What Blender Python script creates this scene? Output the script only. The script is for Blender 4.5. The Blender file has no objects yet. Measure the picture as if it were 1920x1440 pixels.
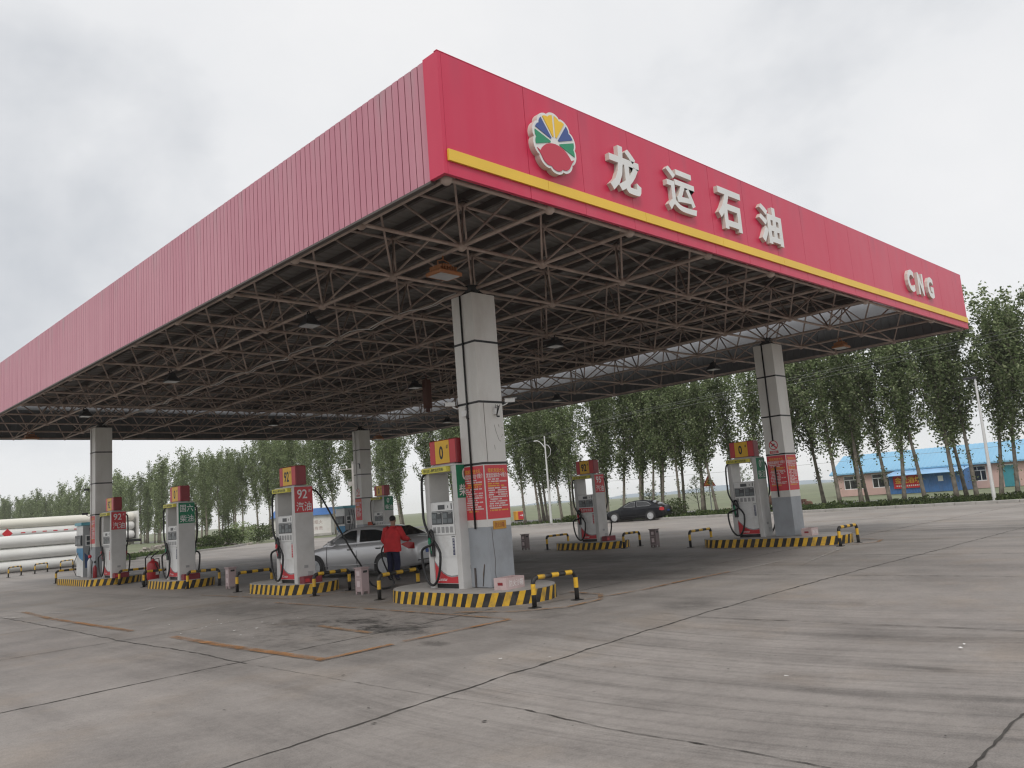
import bpy, math, random
from mathutils import Vector, Matrix

SC = bpy.context.scene
COL = SC.collection
R = math.radians
PI = math.pi

# ------------------------------------------------------------------ camera
CAM_POS = Vector((-6.691, -7.712, 1.76))
YAW, PITCH, ROLL = R(45.299), R(8.495), R(-4.395)
cd = bpy.data.cameras.new('camera')
cam = bpy.data.objects.new('camera', cd)
COL.objects.link(cam)
fwd = Vector((math.cos(YAW) * math.cos(PITCH), math.sin(YAW) * math.cos(PITCH), math.sin(PITCH)))
rt = Vector((math.sin(YAW), -math.cos(YAW), 0))
up = rt.cross(fwd)
r2 = rt * math.cos(ROLL) + up * math.sin(ROLL)
u2 = up * math.cos(ROLL) - rt * math.sin(ROLL)
M3 = Matrix((r2, u2, -fwd)).transposed()
cam.matrix_world = Matrix.Translation(CAM_POS) @ M3.to_4x4()
cd.sensor_fit = 'HORIZONTAL'
cd.sensor_width = 36.0
cd.lens = 36.0 * 1517.0 / 1920.0
cd.clip_start = 0.1
cd.clip_end = 20000
SC.camera = cam

# ------------------------------------------------------------------ world, sun, exposure
SUN_EL, SUN_AZ = R(52), R(222)      # azimuth measured from +X, where the light comes from
w = bpy.data.worlds.new('World')
SC.world = w
w.use_nodes = True
nt = w.node_tree
nt.nodes.clear()
N = nt.nodes.new
L = nt.links.new
out = N('ShaderNodeOutputWorld')
mix = N('ShaderNodeMixShader')
bg1 = N('ShaderNodeBackground')
bg2 = N('ShaderNodeBackground')
sky = N('ShaderNodeTexSky')
sky.sky_type = 'NISHITA'
sky.sun_disc = False
sky.sun_elevation = SUN_EL
sky.sun_rotation = R(90) - SUN_AZ
L(sky.outputs[0], bg1.inputs[0])
bg1.inputs[1].default_value = 0.08
tc = N('ShaderNodeTexCoord')
mp = N('ShaderNodeMapping')
mp.inputs['Scale'].default_value = (1.5, 1.5, 2.0)
L(tc.outputs['Generated'], mp.inputs[0])
n1 = N('ShaderNodeTexNoise')
n1.inputs['Scale'].default_value = 1.5
n1.inputs['Detail'].default_value = 7
n1.inputs['Roughness'].default_value = 0.55
n1.inputs['Distortion'].default_value = 0.15
L(mp.outputs[0], n1.inputs['Vector'])


def sky_blob(direction, lo, hi):
    d = N('ShaderNodeVectorMath')
    d.operation = 'DOT_PRODUCT'
    nn = N('ShaderNodeVectorMath')
    nn.operation = 'NORMALIZE'
    L(tc.outputs['Generated'], nn.inputs[0])
    L(nn.outputs[0], d.inputs[0])
    d.inputs[1].default_value = Vector(direction).normalized()
    m = N('ShaderNodeMapRange')
    m.interpolation_type = 'SMOOTHSTEP'
    m.inputs['From Min'].default_value = lo
    m.inputs['From Max'].default_value = hi
    L(d.outputs['Value'], m.inputs['Value'])
    return m.outputs[0]


def px_dir(px, py):
    return fwd + r2 * ((px - 960) / 1517.0) - u2 * ((py - 720) / 1517.0)


def wmath(op, a, b):
    m = N('ShaderNodeMath')
    m.operation = op
    for i, x in enumerate((a, b)):
        if isinstance(x, (int, float)):
            m.inputs[i].default_value = x
        else:
            L(x, m.inputs[i])
    return m.outputs[0]


dk = wmath('MULTIPLY', sky_blob(px_dir(60, 380), 0.955, 0.998), 0.25)
dk2 = wmath('MULTIPLY', sky_blob(px_dir(1720, 120), 0.945, 0.998), 0.12)
br = wmath('MULTIPLY', sky_blob(px_dir(640, 150), 0.93, 0.995), 0.10)
val = wmath('ADD', wmath('SUBTRACT', wmath('SUBTRACT', n1.outputs[0], dk), dk2), br)
rmp = N('ShaderNodeValToRGB')
rmp.color_ramp.elements[0].position = 0.22
rmp.color_ramp.elements[0].color = (0.55, 0.57, 0.60, 1)
rmp.color_ramp.elements[1].position = 0.62
rmp.color_ramp.elements[1].color = (0.80, 0.80, 0.805, 1)
e = rmp.color_ramp.elements.new(0.42)
e.color = (0.745, 0.752, 0.765, 1)
L(val, rmp.inputs[0])
L(rmp.outputs[0], bg2.inputs[0])
bg2.inputs[1].default_value = 1.0
mix.inputs[0].default_value = 0.94
L(bg1.outputs[0], mix.inputs[1])
L(bg2.outputs[0], mix.inputs[2])
L(mix.outputs[0], out.inputs[0])

sd = bpy.data.lights.new('sun', 'SUN')
sd.energy = 1.4
sd.angle = R(18)
sd.color = (1.0, 0.96, 0.9)
sun = bpy.data.objects.new('sun', sd)
COL.objects.link(sun)
sdir = Vector((math.cos(SUN_AZ) * math.cos(SUN_EL), math.sin(SUN_AZ) * math.cos(SUN_EL), math.sin(SUN_EL)))
sun.rotation_euler = sdir.to_track_quat('Z', 'Y').to_euler()

SC.view_settings.view_transform = 'Standard'
SC.view_settings.look = 'None'
SC.view_settings.exposure = 0.22
SC.view_settings.gamma = 1.0
SC.render.engine = 'CYCLES'
SC.cycles.use_denoising = True
SC.cycles.filter_width = 1.25
SC.cycles.use_adaptive_sampling = True
SC.cycles.adaptive_threshold = 0.006
SC.cycles.max_bounces = 8
SC.cycles.diffuse_bounces = 4
SC.cycles.transparent_max_bounces = 12

# ------------------------------------------------------------------ materials
MATS = {}


def mat(name, col, rough=0.6, metal=0.0, var=0.0, vscale=3.0, bump=0.0, bscale=40.0, spec=0.5, coat=0.0,
        dirt=None, dscale=0.6, damt=0.0, trans=0.0, alpha=1.0, stretch=None):
    """Principled material with tone variation, optional dirt streaks and fine bump (object space)."""
    if name in MATS:
        return MATS[name]
    m = bpy.data.materials.new(name)
    m.use_nodes = True
    t = m.node_tree
    b = t.nodes['Principled BSDF']
    b.inputs['Base Color'].default_value = (*col, 1)
    b.inputs['Roughness'].default_value = rough
    b.inputs['Metallic'].default_value = metal
    b.inputs['Specular IOR Level'].default_value = spec
    b.inputs['Coat Weight'].default_value = coat
    if trans:
        b.inputs['Transmission Weight'].default_value = trans
    if alpha < 1:
        b.inputs['Alpha'].default_value = alpha
    if var or bump or damt:
        c = t.nodes.new('ShaderNodeTexCoord')
        oi = t.nodes.new('ShaderNodeObjectInfo')
        sh = t.nodes.new('ShaderNodeVectorMath')
        sh.operation = 'SCALE'
        sh.inputs[0].default_value = (31.0, 17.0, 23.0)
        t.links.new(oi.outputs['Random'], sh.inputs['Scale'])
        ad_ = t.nodes.new('ShaderNodeVectorMath')
        ad_.operation = 'ADD'
        t.links.new(c.outputs['Object'], ad_.inputs[0])
        t.links.new(sh.outputs[0], ad_.inputs[1])
        src = ad_.outputs[0]
        if stretch:
            mp_ = t.nodes.new('ShaderNodeMapping')
            mp_.inputs['Scale'].default_value = stretch
            t.links.new(src, mp_.inputs[0])
            src = mp_.outputs[0]
        colout = None
        if var:
            n = t.nodes.new('ShaderNodeTexNoise')
            n.inputs['Scale'].default_value = vscale
            n.inputs['Detail'].default_value = 5
            t.links.new(src, n.inputs['Vector'])
            mr = t.nodes.new('ShaderNodeMapRange')
            mr.inputs['From Min'].default_value = 0.3
            mr.inputs['From Max'].default_value = 0.7
            mr.inputs['To Min'].default_value = 1 - var
            mr.inputs['To Max'].default_value = 1 + var
            t.links.new(n.outputs[0], mr.inputs[0])
            v = t.nodes.new('ShaderNodeVectorMath')
            v.operation = 'SCALE'
            v.inputs[0].default_value = col
            t.links.new(mr.outputs[0], v.inputs['Scale'])
            colout = v.outputs[0]
        if damt:
            n = t.nodes.new('ShaderNodeTexNoise')
            n.inputs['Scale'].default_value = dscale
            n.inputs['Detail'].default_value = 8
            n.inputs['Roughness'].default_value = 0.65
            t.links.new(src, n.inputs['Vector'])
            mr = t.nodes.new('ShaderNodeMapRange')
            mr.inputs['From Min'].default_value = 0.48
            mr.inputs['From Max'].default_value = 0.75
            mr.inputs['To Max'].default_value = damt
            t.links.new(n.outputs[0], mr.inputs[0])
            mx = t.nodes.new('ShaderNodeMix')
            mx.data_type = 'RGBA'
            t.links.new(mr.outputs[0], mx.inputs[0])
            if colout:
                t.links.new(colout, mx.inputs[6])
            else:
                mx.inputs[6].default_value = (*col, 1)
            mx.inputs[7].default_value = (*dirt, 1)
            colout = mx.outputs[2]
        if colout:
            t.links.new(colout, b.inputs['Base Color'])
        if bump:
            n = t.nodes.new('ShaderNodeTexNoise')
            n.inputs['Scale'].default_value = bscale
            n.inputs['Detail'].default_value = 4
            t.links.new(c.outputs['Object'], n.inputs['Vector'])
            bp = t.nodes.new('ShaderNodeBump')
            bp.inputs['Strength'].default_value = bump
            bp.inputs['Distance'].default_value = 0.02
            t.links.new(n.outputs[0], bp.inputs['Height'])
            t.links.new(bp.outputs[0], b.inputs['Normal'])
    MATS[name] = m
    return m


WHITE = mat('white_enamel', (0.76, 0.76, 0.75), 0.38, var=0.04, dirt=(0.42, 0.40, 0.36), damt=0.5, dscale=2.2)
GREYW = mat('warm_grey_panel', (0.58, 0.57, 0.555), 0.45, var=0.05, dirt=(0.34, 0.32, 0.29), damt=0.35, dscale=1.6)
BLACK = mat('black_rubber', (0.012, 0.012, 0.013), 0.45)
DARK = mat('dark_plastic', (0.03, 0.03, 0.033), 0.5)
RED = mat('red_enamel', (0.55, 0.03, 0.04), 0.35, var=0.06)
DRED = mat('dark_red_plastic', (0.25, 0.014, 0.022), 0.35, var=0.08)
YEL = mat('yellow_enamel', (0.80, 0.46, 0.02), 0.4, var=0.05)
PYEL = mat('pale_yellow_label', (0.72, 0.66, 0.10), 0.5)
GREEN = mat('green_label', (0.01, 0.19, 0.09), 0.45)
LCD = mat('grey_screen', (0.16, 0.18, 0.19), 0.2)
LCDF = mat('screen_frame', (0.06, 0.065, 0.07), 0.35)
KEYG = mat('key_grey', (0.33, 0.33, 0.33), 0.5)
WLET = mat('white_lettering', (0.76, 0.76, 0.75), 0.5)
PAINTY = mat('hazard_yellow', (0.66, 0.39, 0.025), 0.5, var=0.15, vscale=6, dirt=(0.20, 0.14, 0.06), damt=0.8, dscale=5)
PAINTK = mat('hazard_black', (0.016, 0.015, 0.015), 0.55, var=0.3, vscale=5, dirt=(0.10, 0.09, 0.08), damt=0.5, dscale=5)
CONC = mat('island_concrete', (0.36, 0.34, 0.32), 0.85, var=0.12, bump=0.3, dirt=(0.20, 0.18, 0.16), damt=0.6, dscale=2)
TAUPE = mat('rusty_truss_steel', (0.42, 0.335, 0.29), 0.6, var=0.25, vscale=2.5, dirt=(0.16, 0.09, 0.06), damt=0.7, dscale=1.5)
DECK = mat('grey_deck_sheet', (0.20, 0.188, 0.175), 0.55, var=0.15, vscale=0.8)
PURL = mat('dark_purlin', (0.09, 0.075, 0.068), 0.6)
LINUP = mat('skylit_lining_sheet', (0.29, 0.30, 0.32), 0.45, var=0.08, vscale=1.5)  # sky-lit band painted paler than the sheet below it
LINER = mat('shaded_liner_sheet', (0.13, 0.135, 0.14), 0.6, var=0.08, vscale=0.8)  # shade under the bright band painted into this darker grey
PILW = mat('pillar_cladding', (0.70, 0.685, 0.655), 0.42, var=0.05, vscale=1.5, dirt=(0.44, 0.40, 0.35), damt=0.55, dscale=1.3, stretch=(1, 1, 0.35))
PILG = mat('pillar_grey_paint', (0.33, 0.35, 0.375), 0.5, var=0.07, dirt=(0.22, 0.22, 0.22), damt=0.5, dscale=2)
POST = mat('red_poster', (0.62, 0.045, 0.06), 0.4, var=0.05)
STEEL = mat('galvanised_steel', (0.50, 0.51, 0.52), 0.45, metal=0.3, var=0.08)
GLASSK = mat('dark_window_glass', (0.018, 0.02, 0.022), 0.06, spec=0.8)
PINKBIN = mat('faded_pink_steel', (0.42, 0.32, 0.32), 0.5, var=0.08, dirt=(0.28, 0.19, 0.18), damt=0.6, dscale=3)


def nodes_of(m):
    return m.node_tree.nodes, m.node_tree.links, m.node_tree.nodes['Principled BSDF']


def fascia_material(name, col, faded, rough):
    m = mat(name, col, rough, spec=0.5)
    ns, ls, b = nodes_of(m)
    c = ns.new('ShaderNodeTexCoord')
    mp_ = ns.new('ShaderNodeMapping')
    mp_.inputs['Scale'].default_value = (2.2, 2.2, 0.12)
    ls.new(c.outputs['Object'], mp_.inputs[0])
    a = ns.new('ShaderNodeTexNoise')
    a.inputs['Scale'].default_value = 1.3
    a.inputs['Detail'].default_value = 7
    ls.new(mp_.outputs[0], a.inputs['Vector'])
    bnoise = ns.new('ShaderNodeTexNoise')
    bnoise.inputs['Scale'].default_value = 0.22
    bnoise.inputs['Detail'].default_value = 3
    ls.new(c.outputs['Object'], bnoise.inputs['Vector'])
    ad = ns.new('ShaderNodeMath')
    ad.operation = 'ADD'
    ls.new(a.outputs[0], ad.inputs[0])
    ls.new(bnoise.outputs[0], ad.inputs[1])
    mr = ns.new('ShaderNodeMapRange')
    mr.inputs['From Min'].default_value = 0.75
    mr.inputs['From Max'].default_value = 1.35
    ls.new(ad.outputs[0], mr.inputs[0])
    mx = ns.new('ShaderNodeMix')
    mx.data_type = 'RGBA'
    mx.inputs[6].default_value = (*col, 1)
    mx.inputs[7].default_value = (*faded, 1)
    ls.new(mr.outputs[0], mx.inputs[0])
    ls.new(mx.outputs[2], b.inputs['Base Color'])
    bk = ns.new('ShaderNodeTexNoise')
    bk.inputs['Scale'].default_value = 0.9
    bk.inputs['Detail'].default_value = 2
    ls.new(c.outputs['Object'], bk.inputs['Vector'])
    bp = ns.new('ShaderNodeBump')
    bp.inputs['Strength'].default_value = 0.5
    bp.inputs['Distance'].default_value = 0.03
    ls.new(bk.outputs[0], bp.inputs['Height'])
    ls.new(bp.outputs[0], b.inputs['Normal'])
    # dust runs down from the top edge and up from the drip edge
    sp_ = ns.new('ShaderNodeSeparateXYZ')
    ls.new(c.outputs['Object'], sp_.inputs[0])
    eg = ns.new('ShaderNodeMapRange')
    eg.inputs['From Min'].default_value = 7.2
    eg.inputs['From Max'].default_value = 7.9
    ls.new(sp_.outputs[2], eg.inputs[0])
    ru = ns.new('ShaderNodeMapRange')
    ru.inputs['From Min'].default_value = 0.5
    ru.inputs['From Max'].default_value = 0.72
    ru.inputs['To Max'].default_value = 0.55
    ls.new(a.outputs[0], ru.inputs[0])
    mu = ns.new('ShaderNodeMath')
    mu.operation = 'MULTIPLY'
    ls.new(eg.outputs[0], mu.inputs[0])
    ls.new(ru.outputs[0], mu.inputs[1])
    m2_ = ns.new('ShaderNodeMix')
    m2_.data_type = 'RGBA'
    ls.new(mu.outputs[0], m2_.inputs[0])
    ls.new(mx.outputs[2], m2_.inputs[6])
    m2_.inputs[7].default_value = (col[0] * .62, col[1] * 1.3, col[2] * 1.05, 1)
    ls.new(m2_.outputs[2], b.inputs['Base Color'])
    return m


FRED = fascia_material('red_fascia_paint', (0.56, 0.018, 0.070), (0.56, 0.048, 0.10), 0.40)
FPINK = fascia_material('faded_pink_sheet', (0.47, 0.185, 0.24), (0.54, 0.25, 0.30), 0.5)
FYEL = mat('fascia_yellow', (0.78, 0.50, 0.05), 0.45, var=0.06, vscale=0.8)
FJOINT = mat('fascia_joint', (0.20, 0.015, 0.03), 0.6)

# ------------------------------------------------------------------ mesh builder


class MB:
    def __init__(s):
        s.v, s.f, s.m, s.sm = [], [], [], []

    def add(s, verts, faces, m=0, smooth=False):
        o = len(s.v)
        s.v += [tuple(v) for v in verts]
        for f in faces:
            s.f.append([i + o for i in f])
            s.m.append(m)
            s.sm.append(smooth)

    def box(s, x0, x1, y0, y1, z0, z1, m=0):
        s.add([(x0, y0, z0), (x1, y0, z0), (x1, y1, z0), (x0, y1, z0), (x0, y0, z1), (x1, y0, z1), (x1, y1, z1), (x0, y1, z1)],
              [(3, 2, 1, 0), (4, 5, 6, 7), (0, 1, 5, 4), (1, 2, 6, 5), (2, 3, 7, 6), (3, 0, 4, 7)], m)

    def bbox(s, x0, x1, y0, y1, z0, z1, b=0.01, m=0):
        """box with chamfered vertical and top edges"""
        p = [(x0 + b, y0), (x1 - b, y0), (x1, y0 + b), (x1, y1 - b), (x1 - b, y1), (x0 + b, y1), (x0, y1 - b), (x0, y0 + b)]
        cx, cy = (x0 + x1) / 2, (y0 + y1) / 2
        hx, hy = (x1 - x0) / 2, (y1 - y0) / 2
        q = [(cx + (x - cx) * (hx - b) / hx, cy + (y - cy) * (hy - b) / hy) for x, y in p]
        V = [(x, y, z0) for x, y in p] + [(x, y, z1 - b) for x, y in p] + [(x, y, z1) for x, y in q]
        F = [tuple(range(7, -1, -1)), tuple(range(16, 24))]
        for k in range(2):
            for i in range(8):
                j = (i + 1) % 8
                F.append((k * 8 + i, k * 8 + j, k * 8 + 8 + j, k * 8 + 8 + i))
        s.add(V, F, m)

    def tube(s, p0, p1, r0, r1=None, n=8, m=0, caps=True, smooth=True):
        p0, p1 = Vector(p0), Vector(p1)
        r1 = r0 if r1 is None else r1
        d = (p1 - p0).normalized()
        a = d.orthogonal().normalized()
        b = d.cross(a)
        V = []
        for p, r in ((p0, r0), (p1, r1)):
            for i in range(n):
                t = 2 * PI * i / n
                V.append(p + a * (r * math.cos(t)) + b * (r * math.sin(t)))
        s.add(V, [(i, (i + 1) % n, n + (i + 1) % n, n + i) for i in range(n)], m, smooth)
        if caps:
            s.add(V, [tuple(range(n - 1, -1, -1)), tuple(range(n, 2 * n))], m, False)

    def pipe(s, pts, r, n=8, m=0, mats=None, caps=True):
        """tube along a polyline; r may be a list; mats gives a material per segment"""
        pts = [Vector(p) for p in pts]
        k = len(pts)
        rr = r if isinstance(r, (list, tuple)) else [r] * k
        V = []
        a = None
        for i, p in enumerate(pts):
            d = (pts[min(i + 1, k - 1)] - pts[max(i - 1, 0)])
            d = d.normalized() if d.length > 1e-9 else Vector((0, 0, 1))
            if a is None:
                a = d.orthogonal().normalized()
            else:
                a = a - d * a.dot(d)
                a = a.normalized() if a.length > 1e-6 else d.orthogonal().normalized()
            b = d.cross(a)
            for j in range(n):
                t = 2 * PI * j / n
                V.append(p + a * (rr[i] * math.cos(t)) + b * (rr[i] * math.sin(t)))
        o = len(s.v)
        s.v += [tuple(v) for v in V]
        for i in range(k - 1):
            for j in range(n):
                s.f.append([o + i * n + j, o + i * n + (j + 1) % n, o + (i + 1) * n + (j + 1) % n, o + (i + 1) * n + j])
                s.m.append(mats[i] if mats else m)
                s.sm.append(True)
        if caps:
            s.f.append([o + j for j in range(n - 1, -1, -1)])
            s.m.append(mats[0] if mats else m)
            s.sm.append(False)
            s.f.append([o + (k - 1) * n + j for j in range(n)])
            s.m.append(mats[-1] if mats else m)
            s.sm.append(False)

    def lathe(s, prof, c=(0, 0, 0), n=16, m=0, axis='Z', smooth=True):
        """prof = [(radius, height)] revolved round an axis through c"""
        V = []
        for r, h in prof:
            for i in range(n):
                t = 2 * PI * i / n
                x, y = r * math.cos(t), r * math.sin(t)
                p = (x, y, h) if axis == 'Z' else ((h, x, y) if axis == 'X' else (y, h, x))
                V.append((p[0] + c[0], p[1] + c[1], p[2] + c[2]))
        F = []
        for k in range(len(prof) - 1):
            for i in range(n):
                j = (i + 1) % n
                F.append((k * n + i, k * n + j, k * n + n + j, k * n + n + i))
        s.add(V, F, m, smooth)
        s.add(V, [tuple(range(n - 1, -1, -1)), tuple(range((len(prof) - 1) * n, len(prof) * n))], m, False)

    def prism(s, pts, ext, m=0, mside=None):
        """planar 3D polygon pushed along ext"""
        n = len(pts)
        P = [Vector(p) for p in pts]
        Q = [p + Vector(ext) for p in P]
        nrm = Vector((0, 0, 0))
        for i in range(n):
            nrm += P[i].cross(P[(i + 1) % n])
        flip = nrm.dot(Vector(ext)) > 0
        a, b = tuple(range(n)), tuple(range(n, 2 * n))
        sides = [(i, (i + 1) % n, n + (i + 1) % n, n + i) for i in range(n)]
        if flip:
            a = a[::-1]
        else:
            b = b[::-1]
            sides = [f[::-1] for f in sides]
        s.add(P + Q, [a, b], m)
        s.add(P + Q, sides, m if mside is None else mside)

    def quad(s, a, b, c, d, m=0):
        s.add([a, b, c, d], [(0, 1, 2, 3)], m)

    def ball(s, c, r, m=0, n=8, k=5, sc=(1, 1, 1)):
        V, F = [], []
        for i in range(k + 1):
            t = PI * i / k
            for j in range(n):
                u = 2 * PI * j / n
                V.append((c[0] + sc[0] * r * math.sin(t) * math.cos(u), c[1] + sc[1] * r * math.sin(t) * math.sin(u), c[2] + sc[2] * r * math.cos(t)))
        for i in range(k):
            for j in range(n):
                F.append((i * n + j, (i + 1) * n + j, (i + 1) * n + (j + 1) % n, i * n + (j + 1) % n))
        s.add(V, F, m, True)

    def rot(s, M, start=0):
        for i in range(start, len(s.v)):
            s.v[i] = tuple(M @ Vector(s.v[i]))

    def mesh(s, name, mats):
        me = bpy.data.meshes.new(name)
        me.from_pydata(s.v, [], s.f)
        for m in (mats if isinstance(mats, (list, tuple)) else [mats]):
            me.materials.append(m)
        me.polygons.foreach_set('material_index', s.m)
        me.polygons.foreach_set('use_smooth', s.sm)
        me.update()
        return me

    def build(s, name, mats, parent=None, loc=None):
        o = bpy.data.objects.new(name, s.mesh(name, mats))
        COL.objects.link(o)
        if parent is not None:
            o.parent = parent
        if loc is not None:
            o.location = loc
        return o


def tag(o, label=None, cat=None, group=None, kind=None):
    if label:
        o['label'] = label
    if cat:
        o['category'] = cat
    if group:
        o['group'] = group
    if kind:
        o['kind'] = kind
    return o


def thing(name, label, cat, loc=(0, 0, 0), rz=0.0, group=None):
    o = bpy.data.objects.new(name, None)
    o.empty_display_size = 0.1
    COL.objects.link(o)
    o.location = loc
    o.rotation_euler = (0, 0, rz)
    return tag(o, label, cat, group)


def copy_tree(o, parent=None):
    c = o.copy()
    COL.objects.link(c)
    if parent is not None:
        c.parent = parent
    for ch in [x for x in COL.objects if x.parent == o]:
        copy_tree(ch, c)
    return c


_TXT = {}


def glyphs(body, offset=0.0, extrude=0.0):
    """vertices, faces of the text as a mesh in XY, centred, with its extents"""
    key = (body, offset, extrude)
    if key not in _TXT:
        cu = bpy.data.curves.new('lettering', 'FONT')
        cu.body = body
        cu.offset = offset
        cu.extrude = extrude
        cu.resolution_u = 3
        cu.space_line = 0.92
        cu.align_x = 'CENTER'
        o = bpy.data.objects.new('lettering', cu)
        COL.objects.link(o)
        dg = bpy.context.evaluated_depsgraph_get()
        me = bpy.data.meshes.new_from_object(o.evaluated_get(dg))
        V = [v.co.copy() for v in me.vertices]
        F = [tuple(p.vertices) for p in me.polygons]
        bpy.data.objects.remove(o)
        bpy.data.meshes.remove(me)
        bpy.data.curves.remove(cu)
        xs = [v.x for v in V]
        ys = [v.y for v in V]
        _TXT[key] = (V, F, min(xs), max(xs), min(ys), max(ys))
    return _TXT[key]


def text(mb, body, c, right, upv, w_, h_, m=0, off=0.0, ext=0.0):
    """lettering fitted into a w x h rectangle centred on c"""
    V, F, x0, x1, y0, y1 = glyphs(body, off, ext)
    right, upv = Vector(right), Vector(upv)
    nrm = right.cross(upv)
    P = []
    for v in V:
        a = ((v.x - x0) / (x1 - x0) - 0.5) * w_
        b = ((v.y - y0) / (y1 - y0) - 0.5) * h_
        P.append(Vector(c) + right * a + upv * b + nrm * v.z)
    mb.add(P, F, m)


# directions for writing on faces that look towards -X and towards -Y
FX = dict(right=(0, -1, 0), upv=(0, 0, 1))
FY = dict(right=(1, 0, 0), upv=(0, 0, 1))
FXP = dict(right=(0, 1, 0), upv=(0, 0, 1))

# ------------------------------------------------------------------ ground
LX, LY, HB, HT = 21.15, 31.55, 6.14, 7.88


def forecourt_material():
    m = mat('forecourt_concrete', (0.30, 0.28, 0.265), 0.8, spec=0.35)
    ns, ls, b = nodes_of(m)
    c = ns.new('ShaderNodeTexCoord')
    P = c.outputs['Object']

    def noise(scale, det, rough=0.5, stretch=None, vec=None, dist=0.0):
        v = vec or P
        if stretch:
            k = ns.new('ShaderNodeMapping')
            k.inputs['Scale'].default_value = stretch
            ls.new(v, k.inputs[0])
            v = k.outputs[0]
        n = ns.new('ShaderNodeTexNoise')
        n.inputs['Scale'].default_value = scale
        n.inputs['Detail'].default_value = det
        n.inputs['Roughness'].default_value = rough
        n.inputs['Distortion'].default_value = dist
        ls.new(v, n.inputs['Vector'])
        return n.outputs[0]

    def rng(x, a, b_, c_, d_, smooth=True):
        k = ns.new('ShaderNodeMapRange')
        k.interpolation_type = 'SMOOTHSTEP' if smooth else 'LINEAR'
        for nme, vv in zip(('From Min', 'From Max', 'To Min', 'To Max'), (a, b_, c_, d_)):
            k.inputs[nme].default_value = vv
        ls.new(x, k.inputs[0])
        return k.outputs[0]

    def mth(op, x, y):
        k = ns.new('ShaderNodeMath')
        k.operation = op
        for i, q in enumerate((x, y)):
            if isinstance(q, (int, float)):
                k.inputs[i].default_value = q
            else:
                ls.new(q, k.inputs[i])
        return k.outputs[0]

    big = noise(0.22, 5, 0.6)
    med = noise(1.3, 8, 0.65)
    fine = noise(14, 6, 0.7)
    grit = noise(70, 3, 0.7)
    tone = mth('ADD', rng(big, 0.3, 0.7, -0.16, 0.16), rng(med, 0.3, 0.7, -0.11, 0.11))
    tone = mth('ADD', tone, rng(fine, 0.25, 0.75, -0.10, 0.10))
    tone = mth('ADD', tone, rng(grit, 0.3, 0.7, -0.15, 0.13))
    speck = noise(160, 2, 0.6)
    tone = mth('ADD', tone, rng(speck, 0.62, 0.75, 0.0, -0.30))
    # drive lanes: rubber and grease drawn out along the rows
    lane = noise(1.0, 6, 0.6, stretch=(1.1, 0.09, 1), dist=0.25)
    tone = mth('ADD', tone, rng(lane, 0.48, 0.72, 0.0, -0.22))
    # swept tyre marks where lorries turn in: rings round a far centre
    off = ns.new('ShaderNodeVectorMath')
    off.operation = 'SUBTRACT'
    off.inputs[1].default_value = (12.0, -2.2, 0)
    ls.new(P, off.inputs[0])
    ln = ns.new('ShaderNodeVectorMath')
    ln.operation = 'LENGTH'
    ls.new(off.outputs[0], ln.inputs[0])
    sep = ns.new('ShaderNodeSeparateXYZ')
    ls.new(off.outputs[0], sep.inputs[0])
    ang = mth('ARCTAN2', sep.outputs[1], mth('MULTIPLY', sep.outputs[0], -1))
    cmb = ns.new('ShaderNodeCombineXYZ')
    ls.new(mth('MULTIPLY', ln.outputs['Value'], 4.6), cmb.inputs[0])
    ls.new(mth('MULTIPLY', ang, 0.9), cmb.inputs[1])
    rings = noise(1.0, 7, 0.72, vec=cmb.outputs[0])
    zone = mth('MULTIPLY', rng(ln.outputs['Value'], 5.5, 9.5, 0, 1), rng(ln.outputs['Value'], 16.5, 13.6, 0, 1))
    zone = mth('MULTIPLY', zone, rng(ang, 0.75, 0.25, 0, 1))
    sy_ = ns.new('ShaderNodeSeparateXYZ')
    ls.new(P, sy_.inputs[0])
    zone = mth('MULTIPLY', zone, rng(sy_.outputs[1], 0.9, -1.6, 0, 1))
    tone = mth('ADD', tone, mth('MULTIPLY', zone, rng(rings, 0.44, 0.68, 0.08, -0.28)))
    # grease round the pumps in the first bay
    sp = noise(2.6, 9, 0.75, stretch=(1.5, 0.8, 1))
    ctr = ns.new('ShaderNodeVectorMath')
    ctr.operation = 'DISTANCE'
    ctr.inputs[1].default_value = (1.15, 4.2, 0)
    ls.new(P, ctr.inputs[0])
    grease = mth('MULTIPLY', rng(ctr.outputs['Value'], 3.4, 0.6, 0, 1), rng(sp, 0.44, 0.70, 0, -0.5))
    tone = mth('ADD', tone, grease)
    ctr2 = ns.new('ShaderNodeVectorMath')
    ctr2.operation = 'DISTANCE'
    ctr2.inputs[1].default_value = (4.35, -0.15, 0)
    ls.new(P, ctr2.inputs[0])
    tone = mth('ADD', tone, mth('MULTIPLY', rng(ctr2.outputs['Value'], 0.75, 0.15, 0, -0.42), rng(sp, 0.3, 0.6, 0.4, 1)))
    def stain(cx, cy, rx, ry, amp):
        k = ns.new('ShaderNodeMapping')
        k.vector_type = 'POINT'
        k.inputs['Location'].default_value = (-cx / rx, -cy / ry, 0)
        k.inputs['Scale'].default_value = (1 / rx, 1 / ry, 1)
        ls.new(P, k.inputs[0])
        l_ = ns.new('ShaderNodeVectorMath')
        l_.operation = 'LENGTH'
        ls.new(k.outputs[0], l_.inputs[0])
        d_ = mth('ADD', l_.outputs['Value'], rng(sp, 0.3, 0.7, 0.55, -0.55, False))
        return rng(d_, 1.15, 0.35, 0, amp)
    for st in ((0.95, 3.0, .42, .95, -.46), (1.25, 4.4, .30, .75, -.40), (0.75, 5.6, .5, 1.1, -.20), (2.75, 1.35, .35, .45, -.22), (0.3, 1.2, .2, .3, -.35), (1.6, 9.2, .8, 2.2, -.18), (8.6, 3.2, 1.4, 2.0, -.16), (1.3, -4.7, .1, .35, -.3)):
        tone = mth('ADD', tone, stain(*st))
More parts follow.
